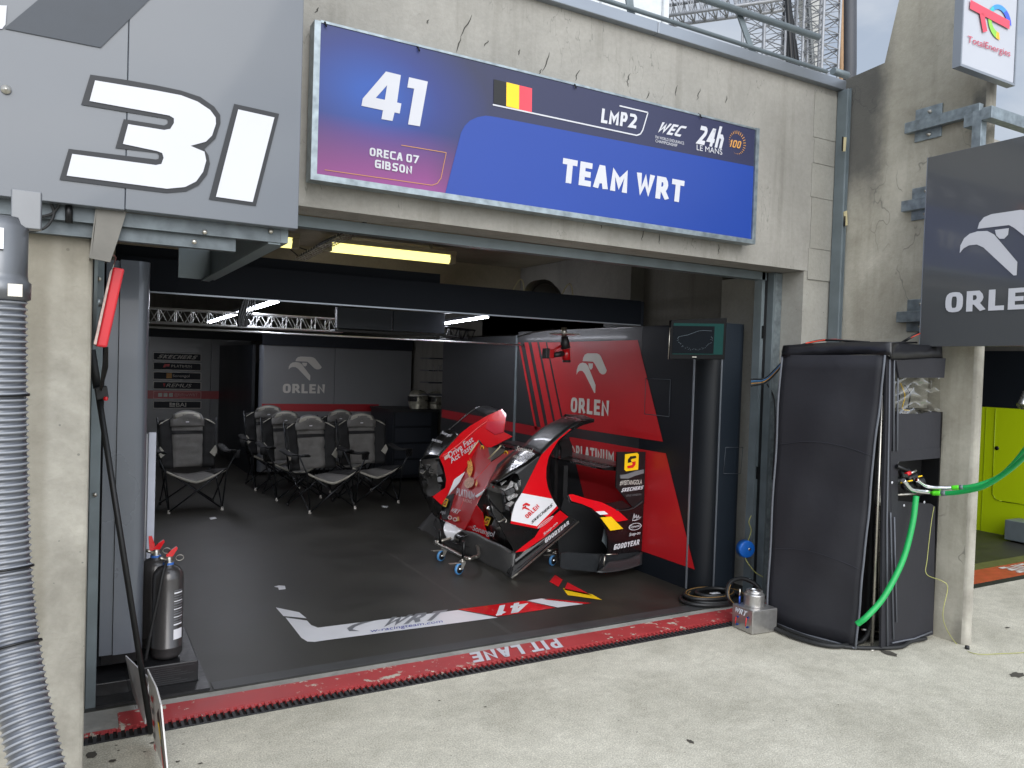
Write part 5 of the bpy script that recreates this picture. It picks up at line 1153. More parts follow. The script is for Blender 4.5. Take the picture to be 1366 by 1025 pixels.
for k, (u, v) in enumerate(((602, 691.5), (609, 694))):
    q = bq((u-3, v+2.5), (u+3, v+4), (u-2, v-3), PN, l=.02); decal(q, [[(.5+.5*math.cos(2*PI*j/12), .5+.5*math.sin(2*PI*j/12)) for j in range(12)]], cream, cf); decal(q, [[(.5+.3*math.cos(2*PI*j/12), .5+.3*math.sin(2*PI*j/12)) for j in range(12)]], redd, cf, h=.002)
decal(bq((611, 697), (615, 698), (612, 690), PN, l=.02), [[(.2, 0), (1, .3), (.6, 1), (0, .8)]], orange, cf)
text(bq((597, 704), (604, 706.5), (597.5, 702), 6.25, 6.2, l=.05), 'zurich', black, cf)
q = bq((619, 654), (637, 652), (622, 613), PN, l=.02)
fl_ = mat('flame_print', '#e8a040', .4, 0, .5, 60)
decal(q, [[(.45, .35), (.25, .55), (.3, .75), (.15, .95), (.45, .85), (.4, 1.0), (.62, .8), (.72, .6), (.6, .4)]], fl_, cf, 'flame_print'); decal(q, [[(.5+.38*math.cos(2*PI*j/12), .17+.17*math.sin(2*PI*j/12)) for j in range(12)]], mat('ball_print', '#b89078', .4, 0, .4, 60), cf, 'flame_print', .002)
decal(q, [[(1.0, .0), (1.12, .12), (1.05, .25), (.95, .1)]], fl_, cf, 'flame_print')
bpn([(634, 662, 5.92), (645, 655, 5.86), (650, 650, 5.8), (641, 661, 5.9), (636, 664, 5.92)], whiteb, 'white_flash', .02, yy=PN)
text(bq((600.5, 613), (633, 590), (597, 606), PF, l=.02), 'Drive Fast', white, cf, bold=.03, shear=.15)
text(bq((602.5, 620), (637, 595.5), (599.5, 613.5), PF, l=.02), 'Act Faster', white, cf, bold=.03, shear=.15)
decal(bq((594, 615.5), (600, 611), (593, 611), PF, l=.02), [rect(0, 1, 0, 1)], mat('pale_print', '#d0b0a8', .5), cf)
text(bq((589.5, 582), (602.5, 586.5), (593, 577), 6.95, 6.78, l=.03), 'Sonangol', white, cf, bold=.02)
text(bq((579, 589.5), (592.5, 593), (580, 586.5), 6.95, 6.78, l=.03), 'SKECHERS', white, cf, bold=.02)
text(bq((690, 605), (711, 609), (694, 597), 5.40, 5.20, l=.03), 'Sonangol', cream, cf, bold=.02)
text(bq((687, 613), (697.5, 616), (689, 610), 5.40, 5.25, l=.03), 'SKECHERS', cream, cf, bold=.02)
# trolley
tl = thing('bodywork_trolley', 'small tubular steel trolley on blue castors under the nose section', 'trolley')
za_ = .122
r1 = [at(580, 724, z=za_), at(622, 745, z=za_), at(634, 744, z=za_)]
tube('rail', steel, tl, spline([r1[0], r1[0].lerp(r1[1], .5), r1[1], r1[1]+V((.06, .0, 0)), r1[1]+V((.17, .12, 0)), r1[1]+V((.5, .9, 0))]), .014, 10)
tube('rail', steel, tl, [r1[0], r1[0]+V((.5, .25, 0))], .014, 10)
for u, v in ((587, 727), (618, 744)):
    p = at(u, v, z=za_); tube('upright', blackm, tl, [p+V((.0, 0, 0)), p+V((0, 0, .13))], .014, 8)
bluew = mat('blue_castor_tyre', '#4a84b8', .5)
def castor(u, v, parent):
    p = at(u, v, z=0); ax = V((.35, -.94, 0)).normalized(); h = V((0, 0, .046))
    c_ = MB().lathe(p+h-ax*.011, [(.034, 0), (.043, .003), (.045, .011), (.043, .019), (.034, .022)], 22, ax).build('castor_wheel', bluew, parent)
    MB().lathe(p+h-ax*.010, [(0, 0), (.035, 0), (.035, .020), (0, .020)], 18, ax).build('wheel_core', blackp, c_)
    MB().lathe(p+h-ax*.018, [(0, 0), (.009, 0), (.009, .036), (0, .036)], 10, ax).build('axle', chrome, c_)
    for s_ in (-1, 1): MB().prism([p+ax*s_*.016+V((0, 0, .04)), p+ax*s_*.016+V((.018, 0, .042)), p+ax*s_*.016+V((.045, 0, .10)), p+ax*s_*.016+V((.008, 0, .10))], ax*.003).build('fork', steel, c_)
    MB().lathe(p+V((.025, 0, .10)), [(0, 0), (.026, 0), (.026, .006), (.010, .010), (.010, .02)], 14).build('swivel', steel, c_)
    MB().obox(p+V((-.08, .0, .088)), (.10, -.01, .0), (0, .025, 0), (0, 0, .004)).build('brake_lever', steel, c_)
for u, v in ((588, 749), (612, 767)): castor(u, v, tl)
castor(737, 755, tl); p = at(733, 735, y=5.4); tube('rail', steel, tl, [p+V((-.03, 0, 0)), p+V((.08, 0, 0))], .012, 8)
# ================================================================== REAR BODYWORK
rc = thing('rear_bodywork', 'black and red rear car section with yellow chevron and wing end plate by red wall', 'car bodywork')
RYP = 4.87
def rs_(pts, m, name, l=0., solid=.008, y_=RYP): return bpn(pts, m, name, l, solid, y_, rc)
rs_([(822.7, 603), (860.5, 603), (858.7, 670), (857.4, 672), (843.8, 677), (821, 650)], carbond, 'end_plate', .0, .012)
rs_([(808.6, 672), (830, 668), (843, 678), (858.5, 668), (855.4, 736), (810.6, 739.5), (810.6, 716.7), (807.3, 704.8), (800.7, 691.6), (791.5, 681), (782, 674.5), (800, 672)], mat('dark_maroon_bodywork', '#141012', .25, coat=.6), 'fender_side', -.01)
rs_([(758.5, 660), (763.8, 659.5), (783, 665.5), (802, 670), (815, 676.5), (824.4, 681.7), (837.6, 693.6), (823.8, 696.2), (806, 688), (797, 685), (789, 678), (776, 672.5), (762, 668.5)], redb, 'fender_top', .012)
rs_([(757, 661.5), (762, 668.5), (776, 672.5), (789, 678), (797, 685), (803, 693), (808.5, 706), (811.5, 718), (811.5, 740), (810, 740), (810, 718), (807, 706.5), (801, 694), (795, 686), (788, 680), (776, 674), (760, 670.5)], gloss, 'arch_lip', .02)
rs_([(794.5, 682.5), (806, 682), (811, 686), (800, 687)], whiteb, 'white_chip', .02)
rs_([(800.5, 690.5), (815, 689.5), (831, 705.5), (814, 708)], yellow, 'yellow_chevron', .025)
rs_([(748, 738), (758.5, 736.5), (774, 738), (795, 739), (810.6, 739.5), (855, 736), (857.4, 742), (856, 753.6), (832.4, 760.5), (808.6, 763.5), (795.4, 763.5), (770, 760.5), (752, 759.5), (746.7, 756)], mat('floor_carbon', '#232629', .4, .1, .15, 30, coat=.2), 'diffuser', -.02, .012)
loft([(795.4, 763.5, 4.80), (808.6, 764, 4.78), (832.4, 760.5, 4.78), (856, 753.6, 4.78)], [(812, 748, 4.86), (826, 747, 4.86), (840, 744, 4.86), (857, 736.5, 4.86)], carbon, 'floor_edge', p=rc, bulge=-.01)
rs_([(746.7, 756), (742, 700), (752, 664), (762, 668.5), (776, 672.5), (789, 678), (797, 685), (803, 693), (808.5, 706), (811.5, 718), (811.5, 740), (800, 741)], mat('arch_black', '#101215', .6), 'wheel_arch', .0, .01, 5.25)
rs_([(806, 706, ), (812, 716), (811, 733), (803, 722)], galvd, 'hinge', .02, .006, 4.95)
tube('stay', steel, rc, [at(808.6, 740, y=4.84), at(824, 739.5, y=4.84)], .005, 6); tube('stay', steel, rc, [at(807, 742, y=4.84), at(805, 755, y=4.84)], .007, 6); tube('stay', blackm, rc, [at(803, 738, y=4.84), at(797, 762, y=4.84)], .006, 6)
tube('crease', carbon, rc, spline([at(857.5, 669, y=4.855), at(845, 678, y=4.855), at(832, 681, y=4.855), at(822, 680.5, y=4.855)]), .005, 6)
MB().prism([(3.60, 4.9, .850), (3.70, 4.9, .860), (3.90, 4.9, .835), (3.92, 4.9, .823), (3.72, 4.9, .825), (3.61, 4.9, .835)], (0, 1.9, 0)).build('wing', gloss, rc)
MB().box(3.70, 3.9, 4.9, 6.8, .864, .868).build('wing_flap', carbon, rc)
text(Q(V((3.596, 5.35, .836)), V((3.596, 4.98, .836)), V((3.596, 5.35, .848)), .002), 'PLATINUM FORMULA', greyp, rc)
wy = 5.55
MB().prism([at(u, v, y=wy) for u, v in ((749, 614), (749, 597), (746, 592), (750, 588), (756, 585.7), (761, 589), (763.3, 595), (763.3, 612))], (0, .02, 0)).build('wing_pylon', carbond, rc)
MB().obox(at(750, 690, y=5.3), (.04, 0, 0), (0, .03, 0), (0, 0, .42)).build('upright', blackp, rc)
MB().obox(at(738, 700, y=5.6), (.03, 0, 0), (0, .03, 0), (0, 0, .75)).build('upright', blackp, rc)
# wing graphics
def rq(bl, br, tl_, l=.012): return Q(at(*bl, y=RYP), at(*br, y=RYP), at(*tl_, y=RYP), l)
s_badge(rq((831.5, 629), (850, 626.5), (832.5, 606)), rc)
rs_([(827, 634), (835, 633), (848, 628.5), (858.5, 626.5), (858.5, 631.5), (848, 634.5), (838, 638.5), (827.5, 638.5)], greyp, 'grey_flash', .014)
text(rq((825.5, 648), (855, 646.5), (826, 641)), '#VISITANGOLA', cream, rc, bold=.01)
text(rq((827, 656.5), (857, 652.5), (827.5, 651.5)), 'SKECHERS', white, rc, bold=.04, shear=.3)
text(rq((834, 662.5), (854, 660.5), (834, 660)), 'UTLC LONDON', greyp, rc)
q = rq((842.5, 695), (854, 693), (842.5, 684)); decal(q, strip([(0, 0), (.2, .9), (.25, .3), (.45, .7), (.5, .2), (.7, .6), (.75, .2), (1, .35)], .06)+strip([(.0, .05), (.9, .12), (.2, .0)], .05), white, rc, 'signature')
q = rq((838, 708.5), (854, 706), (838, 698.5)); decal(q, strip([(.5+.5*math.cos(a_), .5+.45*math.sin(a_)) for a_ in [k*.42 for k in range(16)]], .07), white, rc, 'oval'); text(q.sub(.12, .88, .28, .72), 'Dynamic', white, rc, bold=.02)
text(rq((838, 716.5), (853, 713.5), (838, 711)), 'Snap-on', white, rc, bold=.02, shear=.3)
text(rq((817, 733.5), (852.5, 726), (817, 726.5)), 'GOODYEAR', white, rc, bold=.035, shear=.25)
# ================================================================== FUEL RIG UNDER ITS COVER
cv = thing('fuel_rig', 'tall fuel rig wrapped in a quilted black cover with clear window beside the concrete fin', 'fuel rig')
fab = mat('quilted_black_cover', '#1f1f25', .62, 0, .1, 3, .25, 14)
fabp = mat('grey_piping', '#5c5f66', .6)
def cvp(u, v, x): return at(u, v, x=x)
# left face in plane through three surveyed ground points
Ltop, Lbot, Rtop, Rbot = at(1045, 475, y=3.55), at(1022, 832, z=0), at(1181, 475, x=4.10), at(1163, 866, z=0)
Lbot = V((3.985, 3.56, .0)); Rbot = V((4.135, 2.99, .02)); 
zt1 = at(1045, 475, y=3.50).z
A_ = [V((3.99, 3.56, .01)), V((4.10, 3.58, 1.78))]
def fp_(s_, t_):   # side face: s 0 back .. 1 front, t 0 bottom .. 1 top
    bot = at(1024, 828, y=3.53).lerp(at(1142, 868, y=2.97), s_); bot = V((bot.x, bot.y, max(.012, bot.z)))
    top = at(1044, 474, y=3.57).lerp(at(1181, 474, y=2.90), s_)
    p_ = bot.lerp(top, t_); bel = math.sin(PI*t_)*.014+.006*math.sin(t_*17+s_*3)+.004*math.sin(t_*9-s_*11)+.003*math.sin(t_*37+s_*6)*s_
    return p_+V((-bel, -bel*.25, 0))+V((-.012*math.sin(PI*s_), 0, 0))
rows = [[fp_(i/14, j/20) for i in range(15)] for j in range(21)]
MB().grid(rows).build('side_flap', fab, cv, solid=.02)
for sv in (0, 1):
    tube('piping', fabp, cv, [fp_(sv, j/20)+V((-.012, -.006, 0)) for j in range(21)], .007, 6)
tube('piping', fabp, cv, [fp_(i/14, 0)+V((-.012, -.006, .004)) for i in range(15)], .006, 6)
for tv_ in (.27, .66): tube('quilt_seam', mat('seam_thread', '#2f3038', .7), cv, [fp_(i/14, tv_+.03*math.sin(i/14*PI))+V((-.013, -.004, 0)) for i in range(15)], .0018, 4)
# front face
FYa, FYb = 2.93, 2.905
def ff(u, v, y_=2.90): return at(u, v, y=y_)
def ffp(pts, m, name, l=0., solid=.014, y_=2.90): return MB().poly([ff(u, v, y_)+V((0, -l, 0)) for u, v in pts]).build(name, m, cv, solid=solid)
YF2 = 2.90
ffp([(1181, 474), (1194, 479), (1188, 600), (1190, 864), (1174, 864), (1176, 700), (1180, 560)], fab, 'corner_strip')
ffp([(1190, 481), (1256, 478), (1254, 504), (1194, 504)], fab, 'front_flap', .02)
ffp([(1194, 553), (1254, 549.5), (1252, 598), (1190, 602)], fab, 'front_flap', .0)
ffp([(1186, 602), (1252, 597), (1252, 611), (1196, 616), (1196, 668), (1240, 672), (1246, 676), (1243, 846), (1190, 864)], fab, 'front_flap', .002)
# clear pleated window
rows = []
for j in range(25):
    rows.append([ff(1194+60*i/24, 504+48*j/24, YF2-.016*math.sin(abs(i-10)*.42-j*.5)-.005*math.sin(j*.9+i*.25)) for i in range(25)])
vm = bpy.data.materials.new('clear_vinyl'); vm.use_nodes = True; nt = vm.node_tree; nt.nodes.remove(nt.nodes['Principled BSDF'])
tr_ = nt.nodes.new('ShaderNodeBsdfTransparent'); tr_.inputs[0].default_value = (.8, .8, .78, 1); gl_ = nt.nodes.new('ShaderNodeBsdfGlossy'); gl_.inputs['Roughness'].default_value = .08; mxs = nt.nodes.new('ShaderNodeMixShader')
mxs.inputs[0].default_value = .22; nt.links.new(tr_.outputs[0], mxs.inputs[1]); nt.links.new(gl_.outputs[0], mxs.inputs[2]); nt.links.new(mxs.outputs[0], nt.nodes['Material Output'].inputs[0])
MB().grid(rows).build('clear_window', vm, cv)
for pts in ([(1192, 602), (1193, 481), (1197, 479)], [(1197, 602), (1198, 486)], [(1192, 853), (1188, 690), (1188, 684)], [(1196, 830), (1193, 690)], [(1187, 480), (1186, 560), (1183, 700), (1184, 862)], [(1190, 858), (1220, 852), (1243, 843)], [(1198, 479.5), (1256, 477.5)]):
    tube('piping', fabp, cv, [ff(u, v, YF2-.015) for u, v in pts], .005, 6)
for u, v in ((1190, 644), (1206, 674.5), (1233, 670)): MB().lathe(ff(u, v, YF2-.012), [(0, -.003), (.007, -.002), (.008, 0)], 10, (0, 1, 0)).build('press_stud', white, cv)
# top hood
rows = []
t0 = [at(1043, 476, y=3.57), at(1110, 474, y=3.25), at(1181, 474, y=2.90), at(1192, 480, y=2.89), at(1240, 478, y=2.89), at(1256, 478, y=2.89)]
t1 = [at(1045, 464, y=3.60), at(1110, 460, y=3.28), at(1182, 460, y=2.92), at(1194, 461, y=2.90), at(1240, 464, y=2.90), at(1256, 466, y=2.90)]
t0 = spline(t0, 6); t1 = spline(t1, 6)
n_ = len(t0); bk_ = [p_ + V((.30*(1-min(1, max(0, (i/n_-.55)/.2))), .35*min(1, max(0, (i/n_-.4)/.2)), .025)) for i, p_ in enumerate(t1)]
rows = [[p_+V((-.008, -.008, .0)) for p_ in t0], [a_.lerp(b_, .5)+V((-.022, -.014, .006*math.sin(i*2.1))) for i, (a_, b_) in enumerate(zip(t0, t1))], [p_+V((-.006, -.004, .01)) for p_ in t1], bk_]
MB().grid(rows).build('hood', mat('black_vinyl_hood', '#17171b', .35, 0, .1, 4, .3, 10), cv, solid=.01)
# inside: dark box, frame poles, tank
MB().box(4.30, 4.70, 3.05, 3.50, .05, 1.70).build('inner_tank', mat('rig_tank', '#1b1b1c', .5), cv, .02)
MB().prism([(4.15, 3.0, .03), (4.70, 3.0, .03), (4.70, 3.5, .03), (4.05, 3.5, .03)], (0, 0, .02)).build('base_tray', blackm, cv)
p1 = at(1163, 862, y=2.93); p1.z = .03; p2 = at(1179, 480, y=2.93); tube('frame_pole', steel, cv, [p1, p2], .010, 10)
MB().lathe((p1.x, p1.y, 0), [(0, 0), (.018, 0), (.016, .006), (.005, .01), (.005, .05), (0, .05)], 12).build('pole_foot', steel, cv)
tube('frame_pole', steel, cv, [at(1243, 508, y=3.02), at(1240, 690, y=3.02)], .011, 10); tube('frame_pole', steel, cv, [at(1172, 840, y=3.0), at(1174, 560, y=3.05)], .006, 8)
tube('cross_bar', steel, cv, [at(1190, 661, y=2.98), at(1240, 658, y=2.98)], .010, 8)
tube('cross_bar', steel, cv, [at(1150, 840, y=3.05), at(1180, 845, y=3.0)], .008, 8)
# coiled wiring hanging behind the window
for k in range(3):
    tube('hanging_wire', yellow if k == 1 else (hl_m if k % 2 else blackp), cv, spline([ff(1195+6*k, 508+3*k, 2.97), ff(1200+7*k, 530-2*k, 2.96), ff(1196+8*k, 545, 2.97), ff(1206+7*k, 549-k, 2.97)]), .004, 5)
box('back_sheet', mat('rig_grey_sheet', '#8f8d84', .5), cv, 4.40, 4.745, 3.02, 3.03, 1.44, 1.68)
box('darkening_sheet', black, cv, 4.748, 4.760, 2.925, 3.55, .08, 1.42); box('darkening_sheet', black, cv, 4.40, 4.745, 3.04, 3.045, .08, 1.42)  # black sheets added inside the cover to darken its opening
MB().prism([(4.42, 3.03, 1.02), (4.62, 3.03, 1.22), (4.42, 3.03, 1.22)], (0, .005, 0)).build('grey_gusset', greyp, cv)
# fittings
ft = thing('dry_break_coupling', 'cluster of black and steel hose couplings in the opening of the rig cover', 'couplings')
def fc(u, v, y_): return at(u, v, y=y_)
for pts, r_ in (([(1205, 641), (1214, 652), (1222, 655), (1240, 657)], .013), ([(1222, 640), (1236, 649), (1256, 651), (1271, 651)], .012)):
    tube('steel_elbow', chrome, ft, spline([fc(u, v, 2.84-.12*max(0, (u-1236)/35)) for u, v in pts]), r_, 12)
for u, v, y_ in ((1207, 631, 2.9), (1199, 641, 2.92), (1216, 638, 2.88), (1210, 648, 2.9), (1226, 643, 2.9)):
    MB().lathe(fc(u, v, y_), [(0, -.03), (.022, -.03), (.03, -.015), (.022, -.005), (.022, .03), (0, .03)], 12, (.7, -.5, .3)).build('valve_body', blackp, ft)
for u, v in ((1203, 645), (1225, 637), (1212, 643)): MB().obox(fc(u, v, 2.855), (.04, 0, .004), (0, .008, 0), (0, 0, .006)).build('yellow_tie', yellow, ft)
tube('lever', blackm, ft, [fc(1196, 622, 2.88), fc(1222, 634, 2.88)], .012, 8); tube('lever', redp, ft, [fc(1209, 633, 2.86), fc(1214, 631, 2.86)], .012, 8); tube('lever', steel, ft, [fc(1214, 632, 2.86), fc(1222, 628, 2.86)], .007, 8)
for sx_ in (0, 1): MB().obox(fc(1205+14*sx_, 637+5*sx_, 2.85), (.05, 0, -.004), (0, .012, 0), (0, 0, .02)).build('handle_block', blackp, ft, .003)
# hoses
def ghose(pts, lab, r_, band=None, x=None):
    o = thing('green_hose', lab, 'hose', 'green hoses at the fuel rig')
    c_ = spline(pts, 10); tube('hose', green, o, c_, r_, 14)
    if band: return o
    tube('lime_sleeve', mat('lime_sleeve', '#5ee02a', .4), o, c_[:5], r_*1.08, 14); MB().tube(c_[4:7], r_*1.15, 14).build('clamp', galvd, o)
    return o
ghose([fc(1222, 662, 2.84), fc(1217, 700, 2.83), fc(1204, 748, 2.83), fc(1180, 795, 2.84), fc(1157, 822, 2.86), fc(1143, 833, 2.90)], 'green hose dropping from the couplings to the ground inside the rig', .017, True)
ghose([at(1244, 658, y=2.82), at(1275, 657.5, y=2.68), at(1310, 650, y=2.52), at(1340, 632, y=2.38), at(1368, 608, y=2.22), at(1400, 570, y=2.0), V((4.62, 1.55, 1.62)), V((4.63, 1.42, 1.86))], 'lower of the two green hoses sweeping out to the right', .0140)
ghose([at(1270, 651, y=2.72), at(1296, 649, y=2.62), at(1325, 640, y=2.52), at(1345, 626, y=2.44), at(1368, 599, y=2.32), at(1400, 554, y=2.1), V((4.56, 1.62, 1.66)), V((4.57, 1.50, 1.86))], 'upper of the two green hoses sweeping out to the right', .0130)
tag(tube('ground_hose', rubber, None, spline([at(1020, 832, z=.02), at(1060, 850, z=.02), at(1110, 862, z=.02), at(1150, 855, z=.03), at(1163, 830, y=2.98), at(1170, 810, y=2.95)]), .014, 10), 'black hose lying along the foot of the rig cover', 'hose')
tag(tube('ground_hose', rubber, None, spline([at(1018, 826, z=.02), at(1060, 844, z=.02), at(1120, 862, z=.015), at(1195, 864, z=.015), at(1215, 856, z=.02), at(1235, 852, z=.02)]), .012, 10), 'thinner black hose passing under the front of the rig', 'hose')
tag(tube('earth_wire', mat('yellow_green_wire', '#a8a860', .5), None, spline([at(1246, 676, y=2.85), at(1242, 700, y=2.84), at(1237, 745, y=2.82), at(1236, 766, y=2.80), at(1256, 775, y=2.72), at(1264, 785, y=2.70), at(1258, 825, y=2.70), at(1275, 858, z=.006), at(1300, 872, z=.006), at(1340, 872, z=.006), at(1380, 870, z=.006)]), .0022, 5), 'thin yellow earth wire trailing from the rig down to the apron', 'wire')
tag(MB().lathe(at(1290, 866, z=0), [(0, .0), (.014, 0), (.012, .02), (0, .022)], 10).build('rubber_foot', blackp), 'small black rubber foot on the ground at the base of the concrete fin', 'foot')
# wires behind the rig at top
wr = thing('wire_bundle', 'black blue and orange wires crossing behind the top of the rig cover', 'wires')
for k, m_ in enumerate((rubber, mat('blue_wire', '#3c6c98', .5), orange, rubber)):
    tube('wire', m_, wr, spline([at(1002, 506+3*k, y=3.90), at(1020, 505+2*k, y=3.88), at(1035, 492+2*k, y=3.80), at(1050, 475+k, y=3.72)]), .006 if k != 2 else .003, 6)
tube('wire', mat('orange_red_wire', '#c8402c', .5), wr, spline([at(1075, 458, y=3.4), at(1110, 453, y=3.4), at(1150, 457, y=3.2), at(1170, 459, y=3.1)]), .004, 6); tube('wire', rubber, wr, spline([at(1070, 460, y=3.5), at(1100, 454, y=3.42), at(1160, 457, y=3.1)]), .008, 6)
tube('wire', rubber, wr, spline([at(1195, 462, y=3.1), at(1212, 452, y=3.0), at(1229, 442, y=2.98)]), .008, 6); tube('wire', mat('orange_red_wire', '#c8402c', .5), wr, spline([at(1200, 461, y=3.08), at(1217, 450, y=2.98), at(1230, 444, y=2.96)]), .003, 6)
tag(tube('vertical_cable', rubber, None, spline([at(1023, 512, y=4.0), at(1032, 530, y=3.98), at(1034, 560, y=3.96), at(1033, 600, y=3.96), at(1030, 640, y=3.96)]), .005, 6), 'black cable hanging down beside the right steel door post', 'cable')
# ================================================================== TANK BOX, COIL, REEL
tk = thing('tank_box', 'brushed aluminium catch tank box with round filler neck marked WRT on the apron', 'tank')
ba, bb, bc_ = at(976, 836, z=0), at(1003, 848, z=0), at(1036, 843, z=0)
alub = mat('brushed_aluminium_box', '#b4b2b0', .3, .85, .08, 40)
hgt = at(976, 806, y=ba.y).z; e1 = bb-ba; e2 = bc_-bb; 
MB().obox(ba+V((0, 0, .004)), e1, e2, (0, 0, hgt)).build('box', alub, tk, .004)
c = ba+e1*.45+e2*.5; zt_ = hgt+.004
MB().lathe((c.x, c.y, zt_), [(.062, 0), (.064, .003), (.064, .006), (.064, .070), (.064, .073), (.060, .078), (.052, .084), (.050, .0845), (.050, .096), (.050, .098), (.040, .098), (.038, .098), (.036, .06), (0, .06)], 28).build('filler_neck', alub, tk)
MB().lathe((c.x, c.y, zt_+.062), [(.03, .034), (.032, .04), (.034, .034)], 24).build('inner_ring', chrome, tk)
q = Q(ba+V((0, 0, .004)), bb+V((0, 0, .004)), ba+V((0, 0, hgt+.004)), .003)
text(q.sub(.12, .78, .68, .92), 'WRT', mat('pale_grey_print', '#d8dce4', .4), tk, bold=.03, shear=.35)
blf = mat('anodised_blue', '#2a4c9c', .25, .6)
for x_, y0_, y1_ in ((.28, .2, .52), (.78, .25, .66)):
    tube('level_tube', redp, tk, [q.p(x_, y0_+.05, .015), q.p(x_, y1_, .010)], .003, 8)
    for y_ in (y0_, y1_): MB().obox(q.p(x_, y_, .0)+V((-.005, -.008, -.005)), (.010, 0, 0), (0, .012, 0), (0, 0, .010)).build('fitting', blf, tk, .002)
    MB().obox(q.p(x_, y0_, .006)+V((0, 0, -.006)), (.018, -.012, 0), (0, .006, 0), (0, 0, .008)).build('fitting', blf, tk)
p_ = ba+e1*.12+e2*.18+V((0, 0, zt_)); tube('blue_fitting', blf, tk, [p_, p_+V((0, 0, .05))], .007, 8); tube('steel_stem', steel, tk, [p_+V((0, 0, .05)), p_+V((0, 0, .095))], .006, 8)
hc = thing('hose_coil', 'coiled black rubber hose with gold print on the threshold next to the tank box', 'hose')
c = at(960, 806, z=.0); pts = []
for k in range(150):
    a_ = k*.2; r_ = .20+.022*math.sin(k*.13)-.0005*k
    pts.append(V((c.x+.0+r_*1.25*math.cos(a_)+.02*math.sin(k*.05), c.y+.07+r_*.80*math.sin(a_), .016+.011*(k*.2/(2*PI)))))
hosr = mat('hose_rubber', '#1c1d1e', .45, 0, .1, 10)
tube('hose', hosr, hc, pts, .0145, 9)
tube('gold_line', mat('gold_print', '#8a6a3a', .5), hc, [p+V((.004, -.002, .0135)) for p in pts[100:124]], .0035, 5); tube('gold_line', mat('gold_print', '#8a6a3a'), hc, [p+V((.004, -.002, .0135)) for p in pts[60:80]], .0035, 5)
lp_ = spline([at(985, 812, y=3.72), at(971, 796, y=3.76), at(974, 778, y=3.8), at(990, 772, y=3.8), at(1008, 780, y=3.75), at(1016, 795, y=3.7), at(1020, 830, y=3.6)])
tube('hose', hosr, hc, lp_, .0145, 9)
tube('gold_line', mat('gold_print', '#8a6a3a'), hc, [p+V((-.002, -.0145, 0)) for p in lp_[2:16]], .003, 5)
MB().obox(at(950, 793, z=.07), (.07, -.01, 0), (0, .03, 0), (0, 0, .002)).build('label_tag', whiteb, hc)
rl_ = thing('cord_reel', 'round blue cord reel hanging on the right door post', 'reel')
c = at(994, 732, y=3.98); blp = mat('blue_plastic', '#1668c8', .4, coat=.3)
MB().lathe(c, [(0, -.035), (.052, -.035), (.055, -.034), (.062, -.026), (.062, -.024), (.062, .02), (0, .02)], 28, (.3, 1, 0)).build('casing', blp, rl_)
MB().obox(c+V((-.035, -.02, -.055)), (.035, 0, 0), (0, .04, 0), (0, 0, .05)).build('outlet', blp, rl_, .004)
MB().lathe(c+V((.006, -.035, .002)), [(0, -.004), (.010, -.004), (.012, 0), (.018, 0), (.019, .006)], 14, (.3, 1, 0)).build('hub_screw', steel, rl_)
yw = mat('yellow_green_wire', '#a8a860')
tube('cord', yw, rl_, spline([c+V((-.02, -.02, -.055)), at(998, 752, y=3.93), at(1008, 764, y=3.9), at(1018, 770, y=3.88)]), .003, 6)
tube('cord', yw, rl_, spline([c+V((.02, 0, .04)), at(1002, 708, y=3.97), at(999, 697, y=3.97), at(1002, 688, y=3.97)]), .003, 6)
# ================================================================== RIGHT HAND SIDE BOARD
ob = thing('wordmark_board', 'glossy dark grey board with white eagle wordmark bracketed to the right concrete fin', 'sign')
OX = 4.55; og = mat('gloss_charcoal_board', '#515355', .17, .1, .03, 2, coat=.7)
oz0, oz1, oy0 = 1.822, 2.983, 2.962
MB().box(OX, OX+.06, 1.30, oy0, oz0, oz1).build('panel', og, ob, .003)
MB().box(OX-.002, OX+.02, oy0+.0005, oy0+.004, oz0, oz1).build('edge_trim', alu, ob)
def oy_(u, v): return at(u, v, x=OX)
pA = oy_(1262, 418); K5 = 200/427
lw = oy_(1166+K5*205, 418).y; # left of word
p_l = lw; 
# word: ORLEN, left edge at px 1262, E right edge beyond frame; size from letter pitch O..R..L
z_b = oy_(1290, 416).z; z_t = oy_(1290, 389).z
wO = oy_(1262, 400).y-oy_(1292, 400).y; yl = oy_(1262, 400).y
wid = wO/0.235
q = Q(V((OX, yl, z_b)), V((OX, yl-wid, z_b)), V((OX, yl, z_t)), .004)
text(q, 'ORLEN', white, ob, bold=.035)
ez0, ez1 = oy_(1350, 368).z, oy_(1330, 285).z
ya, ybk = oy_(1281, 330).y, None
eh = ez1-ez0; ew = eh*177/128
q = Q(V((OX, ya, ez0)), V((OX, ya-ew, ez0)), V((OX, ya, ez1)), .004)
decal(q, [norm(p, 173, 350, 134, 262) for p in EAGLE], white, ob, 'eagle_emblem')
# brackets on the fin
br_ = thing('fin_bracket', 'bolted galvanised bracket arms and box frame holding the wordmark board to the fin', 'bracket')
def fx(u, v, l=.0): return at(u, v, x=FX-l)
for zc in (3.225+.03, 2.745, 2.30-.28):
    MB().box(FX-.012, FX-.0005, 3.02, 3.20, zc-.09, zc+.12).build('plate', galv, br_, .002)
    MB().box(FX-.055, FX-.0125, 2.80 if zc < 3 else 2.76, 3.245, zc-.03, zc+.04).build('arm', galv, br_, .002)
    for yy in (3.10,):
        for dz in (.085, -.06): MB().lathe((FX-.0125, yy, zc+dz), [(0, .016), (.008, .016), (.008, .004), (.013, .004), (.013, 0)], 8, (-1, 0, 0)).build('bolt', steel, br_)
for zc in (2.745, 2.02): MB().box(OX+.062, FX-.056, 2.82, 2.86, zc-.03, zc+.03).build('spacer', galv, br_)
bx_ = at(1283, 150, y=2.86)
zt_b = at(1287, 137, y=2.66).z
